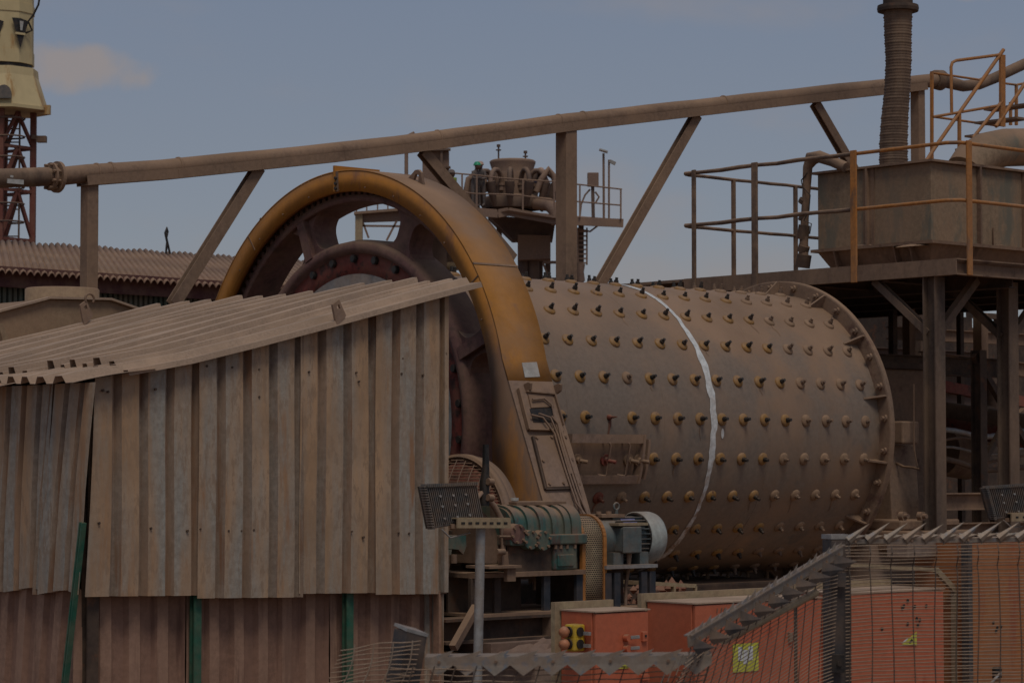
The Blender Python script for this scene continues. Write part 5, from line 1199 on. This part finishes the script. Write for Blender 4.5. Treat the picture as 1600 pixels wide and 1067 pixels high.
for v, lb in ((986, 'upper yellow stop-button box on the side of the small orange cabinet'), (1005, 'lower yellow stop-button box on the side of the small orange cabinet')):
    p = at(897, v, 'x', xa-.05); p.y = YC+.16; p = Vector((xa-.05, at(898, v, 'x', xa-.05).y, at(898, v, 'x', xa-.05).z))
    e = thing('stop_button', lb, 'stop button', tuple(p), group='stop buttons on the small cabinet')
    part('box', MB().box(p, (.09, .09, .088)), M['yellow'], e, bevel=.012)
    part('ring', MB().cyl(p+Vector((-.045, 0, 0)), p+Vector((-.056, 0, 0)), .032, n=16), M['black'], e)
    part('button', MB().cyl(p+Vector((-.05, 0, 0)), p+Vector((-.075, 0, 0)), .018, n=12).lathe([(-.115, 0), (-.11, .022), (-.09, .034), (-.075, .034), (-.072, .02)], p, n=18), M['peach'], e)
    part('side_plug', MB().cyl(p+Vector((.0, -.045, 0)), p+Vector((.0, -.052, 0)), .028, n=14), M['black'], e)
    part('gland', MB().bar(p+Vector((.03, -.02, -.01)), p+Vector((.03, -.10, -.01)), .02, .02), M['galv'], e)
c2, xa2, xb2, zc2 = cab('wide orange cabinet carrying a square yellow label behind the sagging mesh', 1086, 1284, 944, .42)
p = lambda u, v: at(u, v, 'y', YC-.004)
a, b = p(1145, 1006), p(1185, 1047); lb_ = part('yellow_label', MB().bb((a.x, YC-.006, b.z), (b.x, YC-.003, a.z)), M['label'], c2)
w = (b.x-a.x)
for k, (dx, dz) in enumerate(((.30, .28), (.62, .28), (.46, .62))): part('white_field', MB().box((a.x+w*(.28+.2*k), YC-.0075, a.z-(a.z-b.z)*(.36+.12*(k % 2))), (w*.17, .002, (a.z-b.z)*.5)), M['white'], c2, sub=lb_)
part('door_gap', MB().bb((p(1241, 950).x, YC-.003, -1.5), (p(1246, 950).x, YC+.002, zc2-.01)), M['dark'], c2)
part('hinge', MB().box(p(1234, 995), (.03, .03, .06)), M['brown'], c2)
mb = MB()
for (x0p, y0p, x1p, y1p) in ((1121, 950, 1120, 957), (1128, 949, 1126, 957), (1133, 949, 1131, 953), (1131, 953, 1134, 957)): mb.bar(p(x0p, y0p)+Vector((0, -.001, 0)), p(x1p, y1p)+Vector((0, -.001, 0)), .002, .006, (1, 0, 0))
part('chalk_marks', mb, M['brown'], c2)
c3, xa3, xb3, zc3 = cab('orange cabinet with a torn yellow warning triangle beneath drilled holes', 1318, 1475, 928, .45)
t0 = [p(u, v)+Vector((0, -.001, 0)) for u, v in ((1409, 1006), (1432, 986), (1432, 1008))]
wt_ = part('warning_triangle', MB().prism(t0, (0, -.002, 0)), M['label'], c3)
part('warning_mark', MB().prism([p(u, v)+Vector((0, -.004, 0)) for u, v in ((1424, 997), (1426, 1000), (1421, 1005), (1419, 1003))], (0, -.001, 0)), M['black'], c3, sub=wt_)
part('torn_print', MB().prism([p(u, v)+Vector((0, -.0015, 0)) for u, v in ((1408, 1004), (1418, 996), (1420, 1004))], (0, -.001, 0)), M['white'], c3, sub=wt_)
mb = MB()
for u, v in ((1412, 946), (1429, 947), (1447, 946), (1378, 982), (1432, 966), (1437, 968), (1418, 974), (1434, 976), (1410, 949), (1418, 938)): mb.cyl(p(u, v)+Vector((0, -.001, 0)), p(u, v)+Vector((0, -.004, 0)), .012, n=10)
part('drilled_holes', mb, M['black'], c3, kind='stuff')
c4, xa4, xb4, zc4 = cab('tall faded orange panel at the right edge with a dark socket low down', 1518, 1640, 846, .5, 'cabinet_brown', False)
part('socket', MB().box(p(1556, 1050), (.07, .06, .08)), M['black'], c4, bevel=.01)
part('pole', MB().tube([p(1556, 1050)+Vector((0, -.04, 0)), p(1536, 1067)+Vector((0, -.06, 0)), p(1520, 1080)+Vector((0, -.08, 0))], .01, 6), M['galv'], c4)
mb = MB()
for u, v in ((1552, 972), (1558, 980), (1564, 978), (1556, 985)): mb.cyl(p(u, v)+Vector((0, -.001, 0)), p(u, v)+Vector((0, -.004, 0)), .012, n=8)
part('drilled_holes', mb, M['black'], c4, kind='stuff')
part('edge_angle', MB().bb((xa4-.05, YC-.01, GZ), (xa4-.005, YC+.05, zc4+.03)), M['post'], c4)
# buff column and rail frame between the two right cabinets
bc_ = thing('concrete_pillar', 'buff stepped pillar standing between the orange cabinets', 'pillar', (1.0, YC+.25, GZ))
y_ = YC+.30; P = lambda u, v: at(u, v, 'y', y_)
mb = MB().bb((P(1470, 900).x, y_, GZ), (P(1503, 900).x, y_+.2, P(1480, 870).z)).bb((P(1420, 850).x, y_+.01, P(1420, 872).z), (P(1504, 850).x, y_+.2, P(1420, 838).z))
part('shaft', mb, M['concrete'], bc_, bevel=.01)
part('cross_flange', MB().bb((P(1474, 1015).x, y_-.03, P(0, 1018).z), (P(1502, 1015).x, y_, P(0, 1012).z)).bb((P(1474, 1060).x, y_-.03, P(0, 1064).z), (P(1502, 1060).x, y_, P(0, 1058).z)), M['panel'], bc_)
rf_ = thing('angle_iron_frame', 'pale angle-iron rail bending down over the orange cabinet with the triangle', 'frame', (.6, YC, GZ))
P = lambda u, v: at(u, v, 'y', YC+.15)
part('rail', MB().bar(P(1323, 882), P(1462, 890), .03, .025).bar(P(1462, 890), P(1492, 922), .03, .04), M['bracket'], rf_)
part('leg', MB().bar(P(1492, 922), Vector((P(1492, 922).x, YC+.15, GZ)), .04, .04, (0, 1, 0)), M['bracket'], rf_)
part('leg', MB().bar(P(1326, 884), Vector((P(1326, 884).x, YC+.55, GZ)), .04, .04, (0, 1, 0)), M['dark'], rf_)
mb = MB()
for k, (v0, v1) in enumerate(((904, 918), (912, 914), (908, 922))): mb.tube([at(u, v0+(v1-v0)*(u-1330)/140+2*math.sin(u*.1+k), 'y', YC+.6) for u in range(1325, 1480, 15)], .012, 6)
part('cables', mb, M['dark'], rf_)

# ================================================================ FLOODLIGHTS
def flood(lb, pts, y, bracket, pole, tiltn):
    t = thing('floodlight', lb, 'floodlight', tuple(at(pole[0], 900, 'y', y))[:2]+(GZ,))
    q = [at(u, v, 'y', y) for u, v in pts]; n_ = (q[1]-q[0]).cross(q[3]-q[0]).normalized(); n_ = n_ if n_.y < 0 else -n_
    d_ = n_*-.05
    bd_ = part('body', MB().prism(q, d_), M['fins'], t, bevel=.006)
    mb = MB(); nf = 26
    for k in range(nf+1):
        f = k/nf; a = q[0].lerp(q[1], f); b = q[3].lerp(q[2], f); mb.bar(a.lerp(b, .04)+n_*.006, a.lerp(b, .93)+n_*.006, .006, .014, n_)
    part('cooling_fins', mb, M['fins'], t, sub=bd_, kind='stuff')
    mb = MB()
    for k in range(nf+1):
        f = k/nf; a = q[0].lerp(q[1], f); mb.box(a+Vector((0, 0, .006)), (.008, .05, .018))
    for k in range(17):
        f = k/16; a = q[0].lerp(q[3], f); mb.box(a+Vector((-.006, 0, 0)), (.02, .05, .007))
    part('edge_teeth', mb, M['fins'], t, sub=bd_, kind='stuff')
    mb = MB()
    for f in (.25, .5, .75):
        for h in (.25, .5, .8): p_ = q[0].lerp(q[1], f).lerp(q[3].lerp(q[2], f), h)+n_*.012; mb.cyl(p_, p_+n_*.01, .008, n=8)
    part('screws', mb, M['galv'], t, sub=bd_, kind='stuff')
    part('lamp_face', MB().prism([p_+d_*1.0 for p_ in q], d_*.25), M['glass'], t)
    a, b = at(*bracket[0], 'y', y-.06), at(*bracket[1], 'y', y-.06); L_ = b-a
    br = part('bracket', MB().bar(a, b, .012, .062).bar(a+Vector((0, .03, .03)), b+Vector((0, .03, .03)), .06, .008), M['bracket'], t)
    mb = MB()
    for k in range(7):
        c_ = a.lerp(b, .1+.8*k/6)+Vector((0, -.007, 0)); mb.box(c_, (.03, .004, .014))
    part('slots', mb, M['black'], t, sub=br)
    part('yoke', MB().bar(q[3].lerp(q[2], .4)+Vector((0, 0, -.01)), a+Vector((0, .04, -.02)), .03, .03).cyl(q[3].lerp(q[2], .35)+Vector((0, -.03, -.015)), q[3].lerp(q[2], .35)+Vector((0, -.03, .01)), .014, n=8), M['brown'], t)
    P_ = [q[3].lerp(q[2], .15)+Vector((0, -.02, -.01)), q[3].lerp(q[2], .3)+Vector((0, -.03, -.07)), q[3].lerp(q[2], .7)+Vector((0, -.03, -.06)), a+Vector((.03, 0, .0))]
    part('cable', MB().tube(P_, .006, 6), M['galv'], t)
    tp_, bt_ = at(pole[0], pole[1], 'y', y), at(pole[2], pole[3], 'y', y); d2 = (bt_-tp_); bt_ = tp_+d2*((GZ-tp_.z)/d2.z)
    part('pole', MB().cyl(bt_, tp_, .03, n=16).cyl(tp_+Vector((0, 0, -.03)), tp_+Vector((0, 0, .02)), .03, n=12), M['galv'], t)
    return t
flood('finned floodlight on a slotted bracket and grey pole beside the shed corner', [(662, 760), (742, 757), (753, 813), (675, 826)], -4.3, ((714, 817), (797, 817)), (751, 826, 746, 1067), 0)
flood('finned floodlight at the right edge above the spiked fence', [(1540, 762), (1618, 757), (1628, 806), (1553, 811)], -4.3, ((1580, 808), (1660, 806)), (1640, 812, 1640, 1067), 0)

# ================================================================ FENCE (in front)
def P3(u, v, d): return atw(u, v, d)
fen = thing('mesh_fence', 'dark-posted welded mesh fence with a row of sharp spikes along its top at right', 'fence', (1.25, 9, GZ), plant=False)
DF = 9.0
pz = P3(1307, 838, DF); w_ = .077
ptf = part('post', MB().box((pz.x, DF, (pz.z+GZ)/2-.01), (w_, w_, pz.z-GZ), Matrix.Rotation(R(18), 3, 'Z')), M['post'], fen, bevel=.004)
part('post_cap', MB().box((pz.x, DF, pz.z), (w_*1.04, w_*1.04, .016), Matrix.Rotation(R(18), 3, 'Z')), M['galv'], fen, sub=ptf)
q = P3(1309, 1036, DF-.07); part('clamp', MB().box(q, (.045, .02, .062)).cyl(q+Vector((.004, -.01, .0)), q+Vector((.004, -.018, 0)), .009, n=8), M['black'], fen, sub=ptf)
part('clip', MB().box(P3(1309, 905, DF-.06), (.055, .02, .05)), M['post'], fen, sub=ptf)
# right panel: bowl of welded wires with two crimps near the top
x0f, x1f = P3(1325, 900, DF-.05).x, P3(1325, 900, DF-.05).x+1.15; ztf = P3(1325, 852, DF).z
def dfr(x): return DF-.05+.10*(x-x0f)
def crimp(z):
    t = ztf-z
    return -.028*math.exp(-((t-.035)/.018)**2)+.02*math.exp(-((t-.075)/.02)**2)
mb = MB(); rnd = random.Random(8); rise = .012
k = 0; z = ztf
zs = []
while z > GZ+.3: zs.append(z); z -= .0125
for z in zs:
    b_ = rnd.uniform(-.0008, .0008); ph = rnd.random()*6
    pts = [Vector((x0f-.01+(x1f-x0f)*i/14, dfr(x0f+(x1f-x0f)*i/14)+crimp(z)-.02*math.sin(math.pi*i/14), z+b_+rise*(i/14)+.0016*math.sin(i*1.3+ph)-.010*math.exp(-i*.9)*(1 if z < ztf-.1 else 0))) for i in range(15)]
    mb.tube(pts, .0018, 4, False)
part('mesh_panel', mb, M['wire'], fen, kind='stuff')
mb = MB()
for k in range(16):
    x = x0f+.005+.0762*k; f = (x-x0f)/(x1f-x0f)
    mb.tube([Vector((x+.004*math.sin(z*9+k), dfr(x)+crimp(z)-.02*math.sin(math.pi*f)-.0036, z+rise*f)) for z in zs[::2]], .0019, 4, False)
part('mesh_uprights', mb, M['wire_dark'], fen, kind='stuff')
# top spike strip on the right panel
def spike_strip(root, A, B, n, up, out, L, m, nm='spike_strip', base_w=.016):
    A, B = Vector(A), Vector(B); d = (B-A); s_ = d.length/n; d.normalize(); up = Vector(up).normalized(); out = Vector(out).normalized()
    st_ = part(nm, MB().bar(A, B, .003, base_w, up), m, root)
    rnd = random.Random(n)
    for k in range(n):
        c = A+d*(s_*(k+.1))
        # folded spearhead leaning along the run, and a shorter one leaning outward
        for (dd, l_, w0, oo) in ((d*.80+up*.60, L, .015, .008), (d*.80+up*.22+out*.3, L*.66, .021, -.006)):
            dd = dd.normalized(); sd_ = dd.cross(out).normalized(); l_ *= rnd.uniform(.92, 1.08)
            b0 = c+out*oo+up*base_w*.3; tip = b0+dd*l_
            V_ = [b0-sd_*w0, b0+out*w0*.5, b0+sd_*w0, b0-out*.0015, tip]
            part('spike', MB().add(V_, [(0, 1, 4), (1, 2, 4), (2, 3, 4), (3, 0, 4), (3, 2, 1, 0)]), m, root, sub=st_)
        if k % 3 == 0: part('rivet', MB().cyl(c+d*s_*.4+out*.0, c+d*s_*.4+out*.008, .004, n=6), M['brown'], root, sub=st_)
    return st_
spike_strip(fen, P3(1322, 846, DF-.03), P3(1322, 846, DF-.03)+Vector((1.15, .11, .012)), 17, (0, 0, 1), (0, -1, 0), .098, M['spike'])
# sagging left panel: runs towards the road and collapses
sg = thing('sagging_mesh', 'collapsed mesh panel drooping left from the dark fence post', 'fence', (1.0, 8.4, GZ), plant=False)
TL, TR = (1078, 1012, 7.75), (1300, 862, 8.96)
def top(t):
    u = TL[0]+(TR[0]-TL[0])*t; v = TL[1]+(TR[1]-TL[1])*t-9*math.sin(math.pi*t); return P3(u, v, TL[2]+(TR[2]-TL[2])*t)
def sp_(s, t):
    """s: metres down from the top edge, t: 0 at the far left end, 1 at the post"""
    p_ = top(t); f = min(1, s/.35); e = math.exp(-((1-t)/.13)**2)
    zb_ = P3(1300, 862, 8.96).z
    fold = -.05*math.exp(-((s-.055)/.03)**2)*(1-e)+.03*math.exp(-((s-.11)/.03)**2)*(1-e)
    return Vector((p_.x-.16*f*(1-t)*1.0-.05*s, p_.y+fold-.15*f*(1-t), p_.z*(1-0*e)-s*(1+.12*(1-t))-.06*f*t*(1-t)))
mb = MB(); s_ = 0.
while s_ < .95:
    t0_ = -.25 if s_ > .12 else .0
    pts = [sp_(s_, t0_+(1-t0_)*i/16)+Vector((0, 0, .0012*math.sin(i*2+s_*90))) for i in range(17)]; pts[-1] += Vector((.02, -.03, -.006)); mb.tube(pts, .0018, 4, False); s_ += .0127
part('mesh_panel', mb, M['wire'], sg, kind='stuff')
mb = MB()
for k in range(22):
    t = 1-.0555*k+.01
    if t > 1: t = .995
    if t < -.24: break
    mb.tube([sp_(.0254*j+.003, t)+Vector((0, -.0036, 0)) for j in range(37)], .0019, 4, False)
part('mesh_uprights', mb, M['wire_dark'], sg, kind='stuff')
# strip of downward spikes along the sagging edge
def saw_strip(root, A, B, n, dep, tooth, m, fold, lab=None):
    """L-shaped strip whose lower edge is cut into pointed teeth"""
    A, B = Vector(A), Vector(B); d = (B-A).normalized(); L_ = (B-A).length; dn = Vector((0, 0, -1)); dn = (dn-d*dn.dot(d)).normalized(); out = d.cross(dn); out = out if out.y < 0 else -out
    st_ = part('spike_strip', MB().prism([A, B, B+dn*dep, A+dn*dep], out*.003).prism([A, B, B-out*.035-dn*.008, A-out*.035-dn*.008], dn*.002), m, root, label=lab)
    for k in range(n):
        a = A+d*(L_*k/n)+dn*dep; b = A+d*(L_*(k+1)/n)+dn*dep; tip = a.lerp(b, .45)+dn*tooth+out*fold
        part('spike', MB().add([a, b, tip, a+out*.003, b+out*.003, tip+out*.002], [(0, 1, 2), (5, 4, 3), (0, 3, 4, 1), (1, 4, 5, 2), (2, 5, 3, 0)]), m, root, sub=st_)
        t2 = A+d*(L_*(k+1.0)/n)-dn*.02; part('spike', MB().add([A+d*(L_*(k+.25)/n), A+d*(L_*(k+.8)/n), t2, A+d*(L_*(k+.25)/n)-out*.003, A+d*(L_*(k+.8)/n)-out*.003, t2-out*.01], [(0, 1, 2), (5, 4, 3), (0, 3, 4, 1), (1, 4, 5, 2), (2, 5, 3, 0)]), m, root, sub=st_)
        if k % 2 == 0: part('rivet', MB().cyl(a.lerp(b, .5)-dn*dep*.4+out*.003, a.lerp(b, .5)-dn*dep*.4+out*.009, .005, n=6), M['brown'], root, sub=st_)
    return st_
ss = thing('spiked_strip', 'spiked metal strip sloping down from the fence post cap', 'spike strip', tuple(P3(1200, 930, 8.4)), plant=False)
A, B = P3(1075, 1000, 7.72), P3(1316, 857, 8.9)
st_ = part('strip', MB().bar(A+Vector((0, 0, -.004)), B+Vector((0, 0, -.004)), .004, .036, (0, 0, 1)).bar(A+Vector((0, .012, .013)), B+Vector((0, .012, .013)), .026, .004, (0, 0, 1)), M['spike'], ss)
for k in range(22):
    f0, f1 = k/22, (k+.85)/22; a, b = A.lerp(B, f0)+Vector((0, .0, .014)), A.lerp(B, f1)+Vector((0, 0, .014)); t_ = b+Vector((.004, .01, .013+.006*(k % 3)))
    part('edge_tooth', MB().add([a, b, t_, a+Vector((0, .006, 0)), b+Vector((0, .006, 0)), t_+Vector((0, .004, 0))], [(0, 1, 2), (5, 4, 3), (0, 3, 4, 1), (1, 4, 5, 2), (2, 5, 3, 0)]), M['spike'], ss, sub=st_)
n = 11; d = (B-A).normalized()
for k in range(n):
    c_ = A.lerp(B, (k+.35)/n)+Vector((0, -.004, -.035)); f = 1.+.25*k/n
    V_ = [c_+d*-.005, c_+d*.012+Vector((.0, -.002, .03)), c_+Vector((.062*f, -.035, .003+.004*f)), c_+Vector((.012, -.006, -.018*f))]
    part('spike', MB().add(V_+[v_+Vector((0, .004, 0)) for v_ in V_], [(0, 1, 2, 3), (7, 6, 5, 4), (0, 4, 5, 1), (1, 5, 6, 2), (2, 6, 7, 3), (3, 7, 4, 0)]), M['post'], ss, sub=st_)
    r_ = A.lerp(B, (k+.7)/n)+Vector((0, -.003, -.012)); part('rivet', MB().cyl(r_, r_+Vector((0, -.006, 0)), .006, n=6), M['brown'], ss, sub=st_)
rp = thing('loose_tube', 'dusty loose tube lying along the top of the collapsed mesh', 'tube', tuple(P3(1200, 960, 8.5)), plant=False)
part('pipe_length', MB().cyl(P3(1130, 1000, 8.15), P3(1274, 926, 8.85), .014, n=12), M['bracket'], rp)
fs = thing('fallen_spike_strip', 'long fallen spike strip lying level across the bottom of the view', 'spike strip', tuple(P3(880, 1030, 7.9)), plant=False)
saw_strip(fs, P3(664, 1026, 7.95), P3(1112, 1023, 7.85), 10, .026, .034, M['spike'], .004)
# low mesh under it
lm = thing('slack_mesh', 'slack wire mesh hanging under the fallen spike strip', 'fence', tuple(P3(880, 1060, 7.9))[:2]+(GZ,), plant=False)
mb = MB()
for k in range(22):
    v = 1042+9*k
    mb.tube([P3(u, v+6*math.sin((u-640)*.006+.4)-.012*(u-660)+1.2*math.sin(u*.07+k), 7.93) for u in range(610, 1130, 26)], .0018, 4, False)
part('mesh_panel', mb, M['wire'], lm, kind='stuff')
mb = MB()
for k in range(15):
    u = 640+33*k; mb.tube([P3(u+(6 if v < 1060 else -.3*(v-1060)), v, 7.925) for v in range(1040, 1240, 20)], .0019, 4, False)
part('mesh_uprights', mb, M['wire_dark'], lm, kind='stuff')
# leaning post with its torn mesh
lp = thing('leaning_post', 'bent square fence post leaning right with torn mesh at the bottom', 'fence post', tuple(P3(610, 1067, 8.0))[:2]+(GZ,), plant=False)
D2 = 8.0
tp0 = P3(642, 985, D2); foot = P3(560, 1240, D2); ax_ = (tp0-foot).normalized()
pst = part('post', MB().bar(Vector((foot.x-.03, D2, GZ)), tp0, .078, .078, (.55, -.8, 0)), M['post'], lp, bevel=.003)
part('post_cap', MB().bar(tp0-ax_*.002, tp0+ax_*.008, .082, .082, (.55, -.8, 0)), M['galv'], lp, sub=pst)
mb = MB()
for k in range(11):
    v0 = 1016+7.2*k; u0 = 532-3*k
    mb.tube([P3(u0+(658-1.5*k-u0)*i/8, v0+(1001+7.0*k-v0)*i/8+1.3*math.sin(i*1.2+k)-3*math.sin(math.pi*i/8), D2-.06) for i in range(9)], .0018, 4, False)
for k in range(4): mb.tube([P3(553+30*k-(v-1010)*.28+4*math.sin(v*.05), v, D2-.064) for v in range(1006-2*k, 1140, 8)], .0019, 4, False)
part('torn_mesh', mb, M['wire'], lp, kind='stuff')
